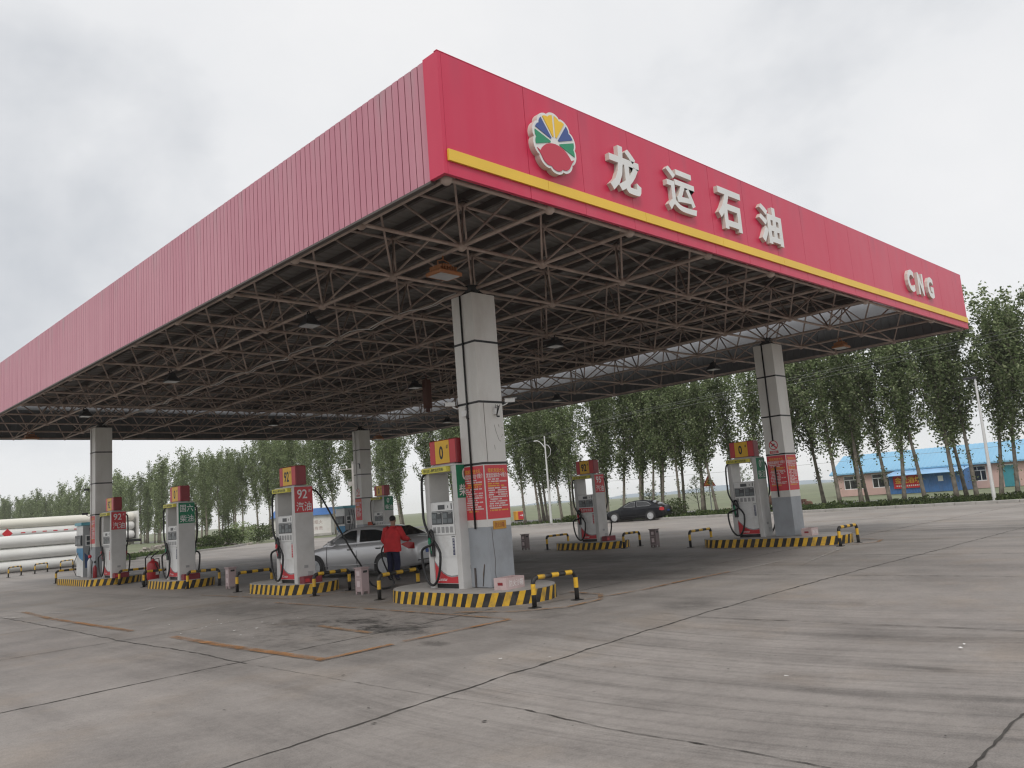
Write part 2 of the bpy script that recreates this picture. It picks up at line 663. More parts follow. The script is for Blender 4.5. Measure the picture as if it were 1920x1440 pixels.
    # small dark spots
    vor = ns.new('ShaderNodeTexVoronoi')
    vor.inputs['Scale'].default_value = 2.6
    ls.new(P, vor.inputs['Vector'])
    tone = mth('ADD', tone, mth('MULTIPLY', rng(vor.outputs['Distance'], 0.07, 0.035, 0, -0.4), rng(med, 0.5, 0.6, 0, 1)))
    vor2 = ns.new('ShaderNodeTexVoronoi')
    vor2.inputs['Scale'].default_value = 9.0
    ls.new(P, vor2.inputs['Vector'])
    tone = mth('ADD', tone, mth('MULTIPLY', rng(vor2.outputs['Distance'], 0.16, 0.06, 0, -0.28), rng(big, 0.45, 0.62, 0, 1)))
    # tyre-darkened lanes with canopy shade painted in, paler concrete past the far islands
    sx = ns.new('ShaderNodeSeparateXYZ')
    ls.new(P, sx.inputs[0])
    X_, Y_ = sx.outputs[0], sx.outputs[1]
    shade_lane = mth('MULTIPLY', mth('MULTIPLY', rng(X_, 5.6, 7.6, 0, 1), rng(X_, 14.6, 12.6, 0, 1)), rng(Y_, 0.5, 4.5, 0, 1))  # middle lane: tyre grime plus canopy shade painted into the tone
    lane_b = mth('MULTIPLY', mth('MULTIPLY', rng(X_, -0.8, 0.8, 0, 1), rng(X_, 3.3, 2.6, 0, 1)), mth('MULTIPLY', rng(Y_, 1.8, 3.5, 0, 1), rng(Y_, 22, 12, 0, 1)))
    tone = mth('ADD', tone, mth('MULTIPLY', shade_lane, rng(med, 0.3, 0.6, -0.12, -0.38)))
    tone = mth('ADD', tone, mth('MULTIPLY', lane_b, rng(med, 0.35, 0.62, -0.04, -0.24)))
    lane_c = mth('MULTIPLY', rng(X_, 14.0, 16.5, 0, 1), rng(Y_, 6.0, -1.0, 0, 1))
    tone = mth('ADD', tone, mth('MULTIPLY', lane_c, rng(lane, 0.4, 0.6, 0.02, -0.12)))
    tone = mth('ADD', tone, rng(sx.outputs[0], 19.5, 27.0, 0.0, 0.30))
    tone = mth('ADD', tone, 1.0)
    v = ns.new('ShaderNodeVectorMath')
    v.operation = 'SCALE'
    v.inputs[0].default_value = (0.240, 0.220, 0.205)
    ls.new(tone, v.inputs['Scale'])
    warm = ns.new('ShaderNodeMix')
    warm.data_type = 'RGBA'
    warm.blend_type = 'MULTIPLY'
    ls.new(rng(noise(0.5, 6, 0.6), 0.5, 0.68, 0.0, 0.8), warm.inputs[0])
    ls.new(v.outputs[0], warm.inputs[6])
    warm.inputs[7].default_value = (1.0, 0.95, 0.89, 1)
    ls.new(warm.outputs[2], b.inputs['Base Color'])
    ls.new(rng(med, 0.3, 0.7, 0.62, 0.85), b.inputs['Roughness'])
    bp = ns.new('ShaderNodeBump')
    bp.inputs['Strength'].default_value = 0.35
    bp.inputs['Distance'].default_value = 0.01
    ls.new(mth('ADD', fine, mth('MULTIPLY', grit, 0.6)), bp.inputs['Height'])
    ls.new(bp.outputs[0], b.inputs['Normal'])
    return m


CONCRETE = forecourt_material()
mb = MB()
mb.add([(-60, -60, 0), (39.6, -60, 0), (39.6, 37.5, 0), (36, 41, 0), (36, 66, 0), (28, 63.5, 0), (25.5, 60, 0), (14.6, 52.3, 0), (-60, 52.3, 0)],
       [(0, 1, 2, 3, 4, 5, 6, 7, 8)])
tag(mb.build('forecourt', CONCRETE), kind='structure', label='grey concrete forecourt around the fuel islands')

GRASS = mat('field_grass', (0.15, 0.17, 0.095), 0.9, var=0.2, vscale=0.15, dirt=(0.19, 0.19, 0.12), damt=0.7, dscale=0.04)
mb = MB()
mb.add([(-1450, -1450, -0.03), (1450, -1450, -0.03), (1450, 1450, -0.03), (-1450, 1450, -0.03)], [(0, 1, 2, 3)])
tag(mb.build('field', GRASS), kind='structure', label='flat green field behind the trees')
mb = MB()
mb.box(39.9, 47.5, -40, 37.0, -0.1, 0.08)
mb.prism([(14.9, 52.6, -.1), (25.3, 60.5, -.1), (28, 64, -.1), (24, 70, -.1), (10, 60, -.1), (12, 52.6, -.1)], (0, 0, .18))
SOIL = mat('verge_soil_grass', (0.12, 0.17, 0.055), 0.9, var=0.35, vscale=1.2, dirt=(0.13, 0.105, 0.07), damt=0.8, dscale=0.5, bump=0.5, bscale=12)
tag(mb.build('verge', SOIL), kind='structure')
mb = MB()
ASPH = mat('road_asphalt', (0.16, 0.155, 0.15), 0.85, var=0.12, vscale=0.4)
mb.add([(51, -150, -.02), (58, -150, -.02), (58, 330, -.02), (51, 330, -.02)], [(0, 1, 2, 3)])
tag(mb.build('road', ASPH), kind='structure')
mb = MB()
mb.add([(36, 38, -.015), (51.0, 42, -.015), (51.0, 58, -.015), (36, 66, -.015)], [(0, 1, 2, 3)])
tag(mb.build('entry_road', ASPH), kind='structure')
# kerbs
KERB = mat('kerb_concrete', (0.36, 0.345, 0.325), 0.8, var=0.15, vscale=2, bump=0.2)
rnd = random.Random(5)
mb = MB()
y = -40.0
while y < 36.5:
    mb.bbox(39.62, 39.88, y, y + 0.985, -0.05, 0.15 + rnd.uniform(-.008, .008), 0.02)
    y += 1.0
for a, b in (((39.75, 36.9), (36.6, 40.6)), ((14.6, 52.4), (25.4, 60.1)), ((25.4, 60.1), (28, 63.6))):
    a, b = Vector((*a, 0)), Vector((*b, 0))
    n = int((b - a).length)
    for k in range(n):
        p, q = a.lerp(b, k / n), a.lerp(b, (k + .985) / n)
        d = (q - p).normalized()
        s_ = Vector((-d.y, d.x, 0)) * .13
        mb.prism([p - s_ - Vector((0, 0, .05)), q - s_ - Vector((0, 0, .05)), q + s_ - Vector((0, 0, .05)), p + s_ - Vector((0, 0, .05))], (0, 0, .2))
tag(mb.build('kerb', KERB), kind='structure')
# hills
mb = MB()
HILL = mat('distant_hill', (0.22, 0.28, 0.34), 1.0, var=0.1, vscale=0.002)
rnd = random.Random(9)
n = 60
V, F = [], []
for i in range(n + 1):
    t = R(2) + R(46) * i / n
    d = 1150
    h = 3 + 9 * math.exp(-((i - 38) / 9.0) ** 2) + 2.5 * math.sin(i * 0.83 + 1) + rnd.uniform(-1, 1)
    h = max(1.5, h) * .5
    for dd, hh in ((d - 200, -1), (d, h), (d + 200, -1)):
        V.append((dd * math.cos(t), dd * math.sin(t), hh))
for i in range(n):
    for k in (0, 1):
        F.append((i * 3 + k, i * 3 + 3 + k, i * 3 + 4 + k, i * 3 + k + 1))
mb.add(V, F, 0, True)
tag(mb.build('hills', HILL), kind='structure')

# slab joints and cracks
JOINT = mat('joint_tar', (0.05, 0.045, 0.04), 0.9, var=0.4, vscale=4)


def crack(pts, wd, seed, z=0.004, jit=0.025):
    r_ = random.Random(seed)
    V, F = [], []
    P = []
    for a, b in zip(pts, pts[1:]):
        a, b = Vector((*a, 0)), Vector((*b, 0))
        n_ = max(2, int((b - a).length / 0.09))
        P += [a.lerp(b, k / n_) for k in range(n_)]
    P.append(Vector((*pts[-1], 0)))
    drift = 0
    for i, p in enumerate(P):
        d = (P[min(i + 1, len(P) - 1)] - P[max(i - 1, 0)]).normalized()
        s_ = Vector((-d.y, d.x, 0))
        drift = drift * .85 + r_.uniform(-jit, jit)
        ww = wd * r_.uniform(0.25, 1.2) * (1.7 if r_.random() < .08 else 1)
        for q in (p + s_ * (drift + ww / 2), p + s_ * (drift - ww / 2)):
            V.append((q.x, q.y, z))
    for i in range(len(P) - 1):
        F.append((2 * i, 2 * i + 1, 2 * i + 3, 2 * i + 2))
    return V, F


mb = MB()
for k, (pts, wd, jt) in enumerate([
        ([(-9, -1.75), (-3.9, -1.55), (-0.7, -1.2), (3.7, -0.85), (8, -0.75), (13, -0.8), (39, -1.0)], .035, .016),
        ([(-12, 2.5), (-4.4, 2.6), (-0.9, 2.83), (3.1, 3.08)], .028, .012),
        ([(4.9, 3.18), (9, 3.2), (15.1, 3.2)], .028, .012), ([(17.3, 3.2), (39, 3.1)], .028, .012),
        ([(-1.6, 24), (-1.62, 11.5), (-1.72, 7), (-1.62, 4.7), (-1.7, 2.6)], .025, .014),
        ([(-1.7, 2.6), (-1.65, -1.4), (-1.6, -2.3)], .006, .010), ([(-1.6, -2.3), (-1.66, -3.3), (-1.66, -9)], .014, .012),
        ([(1.4, -6.2), (0.08, -5.8), (-1.2, -5.86), (-4, -5.8)], .022, .014),
        ([(-6, -9.2), (3, -5.2), (12, -5.25), (39, -5.4)], .022, .012),
        ([(1.6, 14.9), (10, 15), (14.5, 15)], .022, .012), ([(-14, 7.1), (-1.7, 7.15), (3.2, 7.2)], .022, .012),
        ([(5.2, 7.2), (39, 7.2)], .022, .012), ([(-14, 11.3), (3.2, 11.35)], .022, .012), ([(5.2, 11.35), (39, 11.3)], .022, .012),
        ([(3.4, -30), (3.45, -5), (3.3, -0.9)], .018, .012), ([(8.4, -30), (8.4, 30)], .02, .012),
        ([(12.4, -30), (12.4, 30)], .02, .012), ([(20.5, -30), (20.5, 45)], .02, .012), ([(28.5, -30), (28.5, 50)], .02, .012)]):
    V, F = crack(pts, wd, 40 + k, 0.004 + 0.0004 * k, jt)
    mb.add(V, F)
# small pits and stains lying on the slab
rnd = random.Random(17)
for k in range(46):
    x, y = rnd.uniform(-3.5, 4), rnd.uniform(-6, 3)
    rr = rnd.uniform(.004, .011) if k % 12 else .018
    ph = rnd.uniform(0, 6)
    mb.add([(x + rr * rnd.uniform(.6, 1.3) * math.cos(a * PI / 4 + ph) * 1.5, y + rr * rnd.uniform(.6, 1.3) * math.sin(a * PI / 4 + ph), 0.013) for a in range(8)], [tuple(range(8))])
tag(mb.build('pavement_joints', JOINT), kind='structure')


def worn_paint(name, col, keep):
    m = mat(name, col, 0.75, var=0.2, vscale=3)
    ns, ls, b = nodes_of(m)
    c = ns.new('ShaderNodeTexCoord')
    n_ = ns.new('ShaderNodeTexNoise')
    n_.inputs['Scale'].default_value = 2.2
    n_.inputs['Detail'].default_value = 10
    n_.inputs['Roughness'].default_value = 0.75
    ls.new(c.outputs['Object'], n_.inputs['Vector'])
    k = ns.new('ShaderNodeMapRange')
    k.inputs['From Min'].default_value = keep - .10
    k.inputs['From Max'].default_value = keep + .12
    k.inputs['To Max'].default_value = 0.85
    ls.new(n_.outputs[0], k.inputs[0])
    ls.new(k.outputs[0], b.inputs['Alpha'])
    return m


MARK = worn_paint('worn_orange_paint', (0.30, 0.14, 0.045), 0.45)
MARKF = worn_paint('faint_orange_paint', (0.28, 0.155, 0.07), 0.47)
MARKW = worn_paint('worn_white_paint', (0.45, 0.43, 0.40), 0.52)


def strip(mb_, pts, wd, z):
    P = [Vector((*p, 0)) for p in pts]
    V, F = [], []
    for i, p in enumerate(P):
        d = (P[min(i + 1, len(P) - 1)] - P[max(i - 1, 0)]).normalized()
        s_ = Vector((-d.y, d.x, 0)) * wd / 2
        V += [(p.x + s_.x, p.y + s_.y, z), (p.x - s_.x, p.y - s_.y, z)]
    for i in range(len(P) - 1):
        F.append((2 * i, 2 * i + 1, 2 * i + 3, 2 * i + 2))
    mb_.add(V, F)


mb = MB()
strip(mb, [(-1.1, 6.5), (-1.15, 4.4), (-1.12, 2.9), (-1.1, 1.66)], .15, .016)
strip(mb, [(-1.16, 1.72), (0.0, 1.75)], .12, .0165)
strip(mb, [(0.2, 1.78), (2.25, 1.74)], .10, .016)
strip(mb, [(5.7, 1.86), (7.0, 1.9), (8.8, 1.82)], .09, .016)
strip(mb, [(-1.15, 13.1), (-1.14, 8.3)], .13, .016)
tag(mb.build('floor_markings', MARK), kind='structure')
mb = MB()
strip(mb, [(2.25, 1.78), (2.3, 3.4), (2.33, 5.7), (2.35, 9.5)], .08, .017)
strip(mb, [(0.62, 4.7), (0.5, 3.0)], .12, .016)
strip(mb, [(2.5, 3.4), (2.9, 2.3), (3.55, 1.75), (4.5, 1.8), (5.1, 2.3), (5.25, 3.2)], .1, .018)
strip(mb, [(15.1, 3.0), (15.4, 1.9), (16.1, 1.6), (16.9, 1.8), (17.4, 2.6)], .1, .018)
strip(mb, [(2.7, 14.2), (2.9, 9.9), (3.4, 9.4), (4.3, 9.4)], .08, .019)
strip(mb, [(-0.95, 16.5), (-1.15, 13.3)], .13, .016)
strip(mb, [(4.4, 2.1), (5.7, 1.86)], .07, .0165)
tag(mb.build('faint_floor_markings', MARKF), kind='structure')
mb = MB()
strip(mb, [(-1.67, 15.4), (-1.34, 14.7)], .16, .016)
strip(mb, [(0.4, 12.1), (0.9, 12.5)], .2, .016)
strip(mb, [(-1.9, 22), (-0.6, 14.5)], .05, .0185)
strip(mb, [(8.8, 1.82), (11.3, 1.8)], .06, .016)
strip(mb, [(10.6, 1.0), (16.2, 2.2)], .05, .0185)
tag(mb.build('white_floor_markings', MARKW), kind='structure')
# scraps of paper blown on the slab
mb = MB()
rnd = random.Random(3)
for k in range(26):
    x, y = rnd.gauss(0.2, .7), rnd.gauss(6.3, 1.2)
    if k > 20:
        x, y = rnd.uniform(-1, 3), rnd.uniform(-5, 1)
    a = rnd.uniform(0, 3)
    l_, w2 = rnd.uniform(.008, .025), rnd.uniform(.005, .014)
    ca, sa = math.cos(a), math.sin(a)
    mb.add([(x + u * ca - v * sa, y + u * sa + v * ca, .02 + rnd.uniform(0, .01)) for u, v in ((-l_, -w2), (l_, -w2), (l_, w2), (-l_, w2))], [(0, 1, 2, 3)])
tag(mb.build('paper_scraps', WLET), 'scatter of tiny white paper scraps on the concrete', 'litter', kind='stuff')

# ------------------------------------------------------------------ canopy
NX, NY = 9, 13
GX = [0.0, 2.14, 4.12, 6.53, 8.95, 11.36, 13.78, 16.19, 18.45, 21.09]
GY = [0.0, 2.17] + [4.16 + (26.43 - 4.16) / 9 * k for k in range(10)] + [28.98, 31.49]
ZB, DEP = HB + 0.02, 1.25
GX[0] = GY[0] = 0.12
GX[-1] = LX - .12
GY[-1] = LY - .12
TX = [(GX[i] + GX[i + 1]) / 2 for i in range(NX)]
TY = [(GY[j] + GY[j + 1]) / 2 for j in range(NY)]
canopy = thing('station_canopy', 'huge flat station roof with red and pink fascia over an open steel space frame', 'canopy', (0, 0, 0))

# red front fascia (face y=0) turning .25 m round both corners
mb = MB()
T = .06
pan = [-.0, 1.57, 2.8, 4.05, 5.3, 6.55, 7.8, 9.05, 10.3, 11.55, 12.8, 14.05, 15.3, 16.55, 17.8, 19.05, 20.3, LX]
for a, b in zip(pan, pan[1:]):
    dz = 0.0
    dz = 0.0
    ty = -.004 * abs(math.sin(a * 7.7))
    mb.box(a + .004, b - .004, -T + ty, 0, HB, HT + dz)
mb.box(-T, -.0005, -T, .25, HB, HT)
mb.box(LX + .0005, LX + T, -T, .25, HB, HT)
front = mb.build('front_fascia', FRED, canopy)
tag(front, 'red painted fascia board with yellow stripe')
mb = MB()
for a in pan[1:-1]:
    mb.box(a - .0038, a + .0038, -T + .012, -T + .03, HB + .02, HT - .02)
tag(mb.build('panel_gap', FJOINT, front), kind='stuff')
mb = MB()
ys = [0.0, 1.93, 4.34, 6.79, 9.2, 11.7, 14.24, 16.7, 19.1, LX + .02]
for a, b in zip(ys, ys[1:]):
    mb.box(a + .004, b - .004, -T - .035, -T - .003, 6.325, 6.485)
mb.build('yellow_stripe', FYEL, front)
# corrugated pink side fascia (face x=0)


def corrugated(mb_, axis, c0, c1, pos, outw, pitch=.21, m=0, zz=(HB, HT), seam=False):
    """ribbed sheet along an axis; ribs stand outward by sign outw"""
    k = int((c1 - c0) / pitch)
    pts = []
    for i in range(k):
        a = c0 + i * pitch
        g_ = .5 + .5 * math.sin(i * 12.9898) * math.sin(i * 4.1)
        pts += [(a, 0), (a + .003, -.03), (a + .015, -.03), (a + .019, -.004 * g_), (a + pitch * .62, .005 - .006 * g_)]
    pts.append((c1, 0))
    V, F = [], []
    for a, d in pts:
        for z in zz:
            V.append((pos + outw * d, a, z) if axis == 'Y' else (a, pos + outw * d, z))
    for i in range(len(pts) - 1):
        mb_.add(V[2 * i:2 * i + 4], [(0, 1, 3, 2)], 1 if (seam and i % 5 in (0, 1, 2)) else m)  # groove faces carry the shade of the gap as painted colour


mb = MB()
corrugated(mb, 'Y', .252, LY, -.03, -1, pitch=.152, seam=True)
side = mb.build('side_fascia', [FPINK, mat('groove_shade', (0.26, 0.075, 0.105), 0.7)], canopy)  # second slot: groove shade painted as a darker pink
tag(side, 'faded pink ribbed sheet fascia')
mb = MB()
mb.box(-.065, LX + T, -T - .004, -T + .06, HT + .001, HT + .012)
mb.build('coping', FRED, canopy)
mb = MB()
mb.box(-.0, .006, .25, LY, HB, HT)
mb.box(-.05, .03, .25, LY, HB - .035, HB - .002)
mb.build('side_backing', PURL, canopy)
# far fascias from inside, sky-lit through the roof slot, light and shade also painted
mb = MB()
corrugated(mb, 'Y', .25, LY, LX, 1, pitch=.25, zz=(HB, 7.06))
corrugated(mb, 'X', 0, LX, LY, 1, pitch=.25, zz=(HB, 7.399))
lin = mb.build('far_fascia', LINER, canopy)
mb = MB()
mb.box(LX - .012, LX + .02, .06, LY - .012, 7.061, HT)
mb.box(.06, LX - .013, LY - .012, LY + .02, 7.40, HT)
mb.build('skylit_lining', LINUP, lin)
tag(lin, 'grey inner sheeting of the far fascia boards')
mb = MB()
mb.box(LX - .1, LX + .03, .05, LY, HB - .03, HB)
mb.box(0, LX, LY - .1, LY + .03, HB - .035, HB - .003)
mb.build('edge_trim', PURL, canopy)
# roof deck with purlins
mb = MB()
DX, DY = LX - .40, LY - .13
V, F = [], []
k = int(DY / .3)
pts = []
for i in range(k):
    a = .05 + i * .3
    pts += [(a, 0), (a + .10, 0), (a + .13, .035), (a + .27, .035)]
pts.append((DY, 0))
for a, d in pts:
    for x in (.02, DX):
        V.append((x, a, 7.66 + d))
for i in range(len(pts) - 1):
    F.append((2 * i, 2 * i + 1, 2 * i + 3, 2 * i + 2))
mb.add(V, F)
deck = mb.build('roof_deck', DECK, canopy)
mb = MB()
for x in TX:
    for dx in (-.68, 0, .68):
        if x + dx < DX - .05:
            mb.box(x + dx - .035, x + dx + .035, .06, DY - .05, 7.52, 7.652)
mb.build('purlin', PURL, deck)
# space frame
sf = MB()
for y in GY:
    pass
frame = None


def chord(name, p, q, r, parent, m=TAUPE):
    b = MB()
    b.tube(p, q, r, n=8)
    return b.build(name, m, parent)


fm = MB()
for x in TX:
    for y in TY:
        fm.tube((x, y, ZB + DEP), (x, y, 7.52), .035, n=6)
        fm.box(x - .09, x + .09, y - .09, y + .09, 7.495, 7.518)
frame = tag(fm.build('space_frame', PURL, canopy), kind='stuff')
for j, y in enumerate(GY):
    chord('bottom_chord', (GX[0], y, ZB), (GX[-1], y, ZB), .033, frame)
for i, x in enumerate(GX):
    chord('bottom_chord', (x, GY[0], ZB), (x, GY[-1], ZB), .035, frame)
for j, y in enumerate(TY):
    chord('top_chord', (TX[0], y, ZB + DEP), (TX[-1], y, ZB + DEP), .030, frame)
for i, x in enumerate(TX):
    chord('top_chord', (x, TY[0], ZB + DEP), (x, TY[-1], ZB + DEP), .031, frame)
rnd = random.Random(2)
for i in range(NX):
    b = MB()
    for j in range(NY):
        t = (TX[i], TY[j], ZB + DEP)
        for a in (0, 1):
            for c in (0, 1):
                b.tube((GX[i + a], GY[j + c], ZB), t, .0225, n=6, caps=False)
    tag(b.build('web_bars', TAUPE, frame), kind='stuff')
balls = []
for i, x in enumerate(GX):
    for j, y in enumerate(GY):
        balls.append((x, y, ZB, .092))
for x in TX:
    for y in TY:
        balls.append((x, y, ZB + DEP, .085))
balls.sort(key=lambda q: (Vector(q[:3]) - CAM_POS).length)
for q in balls[:100]:
    b = MB()
    b.ball((0, 0, 0), q[3], n=10, k=6)
    b.build('ball_joint', TAUPE, frame, q[:3])
b = MB()
for q in balls[100:]:
    b.ball(q[:3], q[3], n=6, k=4)
tag(b.build('ball_joints', TAUPE, frame), kind='stuff')
# services slung under the chords
b = MB()
for x, z in ((4.06, ZB + .075), (4.17, ZB + .085)):
    pts = []
    for k in range(60):
        y = 4.6 + k * .4
        pts.append((x + .02 * math.sin(k * .7), y, z - .05 + .06 * math.sin(k * .9) * (k % 7 == 3) - .10 * (math.sin(k * PI / 5.2) ** 8)))
    b.pipe(pts, .012, n=5)
b.build('cable', GREYW, canopy)

# emblem: ten-lobed flower
LETF = mat('letter_face', (0.70, 0.70, 0.69), 0.45, var=0.05, vscale=2)
LETS = mat('letter_side', (0.60, 0.57, 0.52), 0.5, var=0.08, vscale=3, dirt=(0.33, 0.27, 0.21), damt=0.7, dscale=3)
EC = Vector((2.08, 0, 7.09))
YF = -T


def lobed(rad, k=10, ph=0.0, dip=.085, n_=10):
    P = []
    for i in range(k):
        for q in range(n_):
            t = (i + q / n_) * 2 * PI / k + ph
            u = q / n_
            P.append((t, rad * (1 - dip + dip * math.sin(PI * u) ** .6)))
    return P


mb = MB()
outl = [(EC.x + r * math.cos(t), YF, EC.z + r * math.sin(t)) for t, r in lobed(.49)]
mb.prism(outl, (0, -.10, 0), 0, 1)
emb = mb.build('emblem', [LETF, LETS], canopy)
tag(emb, 'white ten-lobed flower emblem with coloured petals')
apex = (EC.x, EC.z - .02)
lob = lobed(.445)


def lob_r(t):
    t = t % (2 * PI)
    best = min(lob, key=lambda q: abs((q[0] - t + PI) % (2 * PI) - PI))
    return best[1]


PETC = {'y': mat('petal_yellow', (0.80, 0.50, 0.02), 0.4), 'b': mat('petal_blue', (0.035, 0.075, 0.26), 0.4), 'g': mat('petal_green', (0.01, 0.25, 0.12), 0.4),
        'r': mat('petal_red', (0.50, 0.03, 0.065), 0.4)}
for k, cc in enumerate('gbyybg'):
    a0 = R(-18 + 36 * k) + R(3)
    a1 = R(-18 + 36 * (k + 1)) - R(3)
    pts = []
    for q in range(9):
        t = a0 + (a1 - a0) * q / 8
        rr = lob_r(t)
        pts.append((EC.x + rr * math.cos(t), YF - .103, EC.z + rr * math.sin(t)))
    tm = (a0 + a1) / 2
    wq = Vector((-math.sin(tm), math.cos(tm))) * .012
    bb = (EC.x + .10 * math.cos(tm), EC.z - .0 + .10 * math.sin(tm))
    pts.append((bb[0] + wq.x, YF - .103, bb[1] + wq.y))
    pts.append((bb[0] - wq.x, YF - .103, bb[1] - wq.y))
    m2 = MB()
    m2.prism(pts, (0, -.006, 0))
    m2.build('petal', PETC[cc], emb)
pts = []
for q in range(25):
    t = R(198 + 4) + R(144 - 8) * q / 24
    rr = lob_r(t)
    pts.append((EC.x + rr * math.cos(t), YF - .103, EC.z + rr * math.sin(t)))
for q in range(13):
    t = R(180 - 35) - (R(110)) * (q / 12)
    pts2 = (EC.x - .0 + .375 * math.cos(R(25) + R(130) * q / 12), YF - .103, EC.z - .335 + .32 * math.sin(R(25) + R(130) * q / 12))
    pts.append(pts2)
m2 = MB()
m2.prism(pts, (0, -.006, 0))
m2.build('petal', PETC['r'], emb)


def big_letter(ch, x0, x1, z0, z1, off):
    V, F, a0, a1, b0, b1 = glyphs(ch, off, 0.0)
    # outline of the flat glyph, pushed out into a box letter
    mbx = MB()
    edges = {}
    for f in F:
        for i in range(len(f)):
            e_ = (f[i], f[(i + 1) % len(f)])
            edges[e_] = 1
    P = [(x0 + (v.x - a0) / (a1 - a0) * (x1 - x0), z0 + (v.y - b0) / (b1 - b0) * (z1 - z0)) for v in V]
    yb, yf = YF, YF - .085
    mbx.add([(x, yf, z) for x, z in P], F, 0)
    sd_ = [(i, j) for (i, j) in edges if (j, i) not in edges]
    for i, j in sd_:
        mbx.add([(P[i][0], yf, P[i][1]), (P[j][0], yf, P[j][1]), (P[j][0], yb, P[j][1]), (P[i][0], yb, P[i][1])], [(3, 2, 1, 0)], 1)
    o = mbx.build('sign_letter', [LETF, LETS], canopy)
    return o


for ch, x0, x1 in (('龙', 3.38, 4.22), ('运', 5.0, 5.9), ('石', 6.66, 7.54), ('油', 8.24, 9.18)):
    big_letter(ch, x0, x1, 6.68, 7.50, 0.022 if ch == '运' else 0.034)
for ch, x0, x1 in (('C', 16.22, 16.72), ('N', 17.0, 17.42), ('G', 17.73, 18.22)):
    big_letter(ch, x0, x1, 6.7, 7.33, 0.045)

# ------------------------------------------------------------------ canopy floodlights
LENS = mat('lamp_lens', (0.45, 0.46, 0.47), 0.25)
ORANGE = mat('orange_enamel', (0.34, 0.14, 0.055), 0.45, var=0.15)


def floodlight(x, y, z, label, orange=False, tilt=0.0):
    t = thing('floodlight', label, 'floodlight', (x, y, z), 0, 'floodlights under the canopy')
    cm = ORANGE if orange else DARK
    b = MB()
    if orange:
        b.bbox(-.26, .26, -.2, .2, 0, .07, .02)
        for k in range(7):
            b.box(-.2 + k * .06, -.18 + k * .06, -.14, .14, .065, .16)
        b.box(-.1, .1, -.1, .1, .16, .2)
    else:
        b.lathe([(.25, 0), (.25, .03), (.12, .16), (.10, .24), (.03, .25)], n=4, smooth=False)
    b.build('housing', cm, t)
    b = MB()
    if orange:
        b.box(-.22, .22, -.16, .16, -.006, -.001)
    else:
        b.lathe([(.225, -.012), (.225, -.002)], n=4, smooth=False)
    b.build('lens', LENS, t)
    b = MB()
    top = ZB - z - .05
    b.pipe([(-.12, 0, .12), (-.13, 0, .26), (0, 0, .30), (.13, 0, .26), (.12, 0, .12)], .014, n=6)
    b.tube((0, 0, .29), (0, 0, max(.33, top)), .014, n=6)
    b.build('bracket', cm, t)
    t.rotation_euler = (tilt, 0, .78 if not orange else 0.05)
    return t


floodlight(2.09, 2.62, 5.74, 'rusty orange finned floodlight under the near canopy corner', True)
floodlight(2.03, 7.0, 5.80, 'black floodlight hanging above the first pump bay, lens lit grey')
floodlight(2.03, 14.3, 5.80, 'black floodlight hanging between the second and third islands')
floodlight(2.03, 21.6, 5.80, 'black floodlight hanging just before the left pillar')
floodlight(2.1, 28.6, 5.80, 'orange floodlight low at the far left canopy corner', True)
floodlight(8.99, 6.4, 5.82, 'black floodlight hanging right of the near pillar in mid-roof')
floodlight(9.6, 13.3, 5.82, 'black floodlight beside the rust-brown hanging duct')
floodlight(9.8, 23.3, 5.82, 'black floodlight hanging toward the back of the roof, above the silver car')
floodlight(17.5, 6.9, 5.82, 'black floodlight hanging just left of the right-hand pillar')
floodlight(17.5, 14.2, 5.82, 'black floodlight along the right edge above the island with both petrol signs')
floodlight(17.6, 21.3, 5.82, 'black floodlight nearest the back pillar along the right edge')
floodlight(17.95, 2.64, 5.78, 'orange floodlight under the right end of the red fascia', True)
floodlight(18.4, 28.1, 5.78, 'orange floodlight at the back right canopy corner', True)
b = MB()
b.box(-.1, .1, -.1, .1, -1.0, -.05)
b.box(-.05, .05, -.05, .05, -1.12, -1.0)
b.box(-.02, .02, -.02, .02, -.05, .10)
tag(b.build('hanging_duct', mat('rust_brown', (0.10, 0.04, 0.03), 0.7)), 'rust-brown square duct hanging from the middle of the roof', 'duct').location = (9.85, 13.0, ZB - .06)

# ------------------------------------------------------------------ pillars and posters
YTXT = mat('poster_yellow', (0.75, 0.42, 0.06), 0.5)
PTXT = mat('poster_white', (0.72, 0.66, 0.64), 0.5)
PDK = mat('poster_dark', (0.22, 0.02, 0.03), 0.5)


def pillar(x, y, label, bands, seed):
    t = thing('canopy_pillar', label, 'pillar', (x, y, 0), 0, 'square pillars carrying the canopy')
    h = .309
    zb = .26
    b = MB()
    b.box(-h, h, -h, h, zb, 1.385)
    b.build('painted_base', PILG, t)
    zs = [1.388] + bands + [6.0]
    b = MB()
    for a, c in zip(zs, zs[1:]):
        b.bbox(-h - .003, h + .003, -h - .003, h + .003, a, c - .002, .006)
    b.build('cladding', PILW, t)
    b = MB()
    for z in bands:
        b.box(-h - .008, h + .008, -h - .008, h + .008, z - .022, z + .022)
    b.build('black_seam', BLACK, t)
    b = MB()
    b.lathe([(.10, 6.0), (.10, ZB - .1), (.16, ZB - .02), (.16, ZB + .06)], n=12)
    for a in range(4):
        ca, sa = math.cos(a * PI / 2 + .78), math.sin(a * PI / 2 + .78)
        b.prism([(0, 0, 6.0), (.3 * ca, .3 * sa, 6.0), (.1 * ca, .1 * sa, ZB)], (-.02 * sa, .02 * ca, 0))
    b.build('support_hub', BLACK, t)
    return t


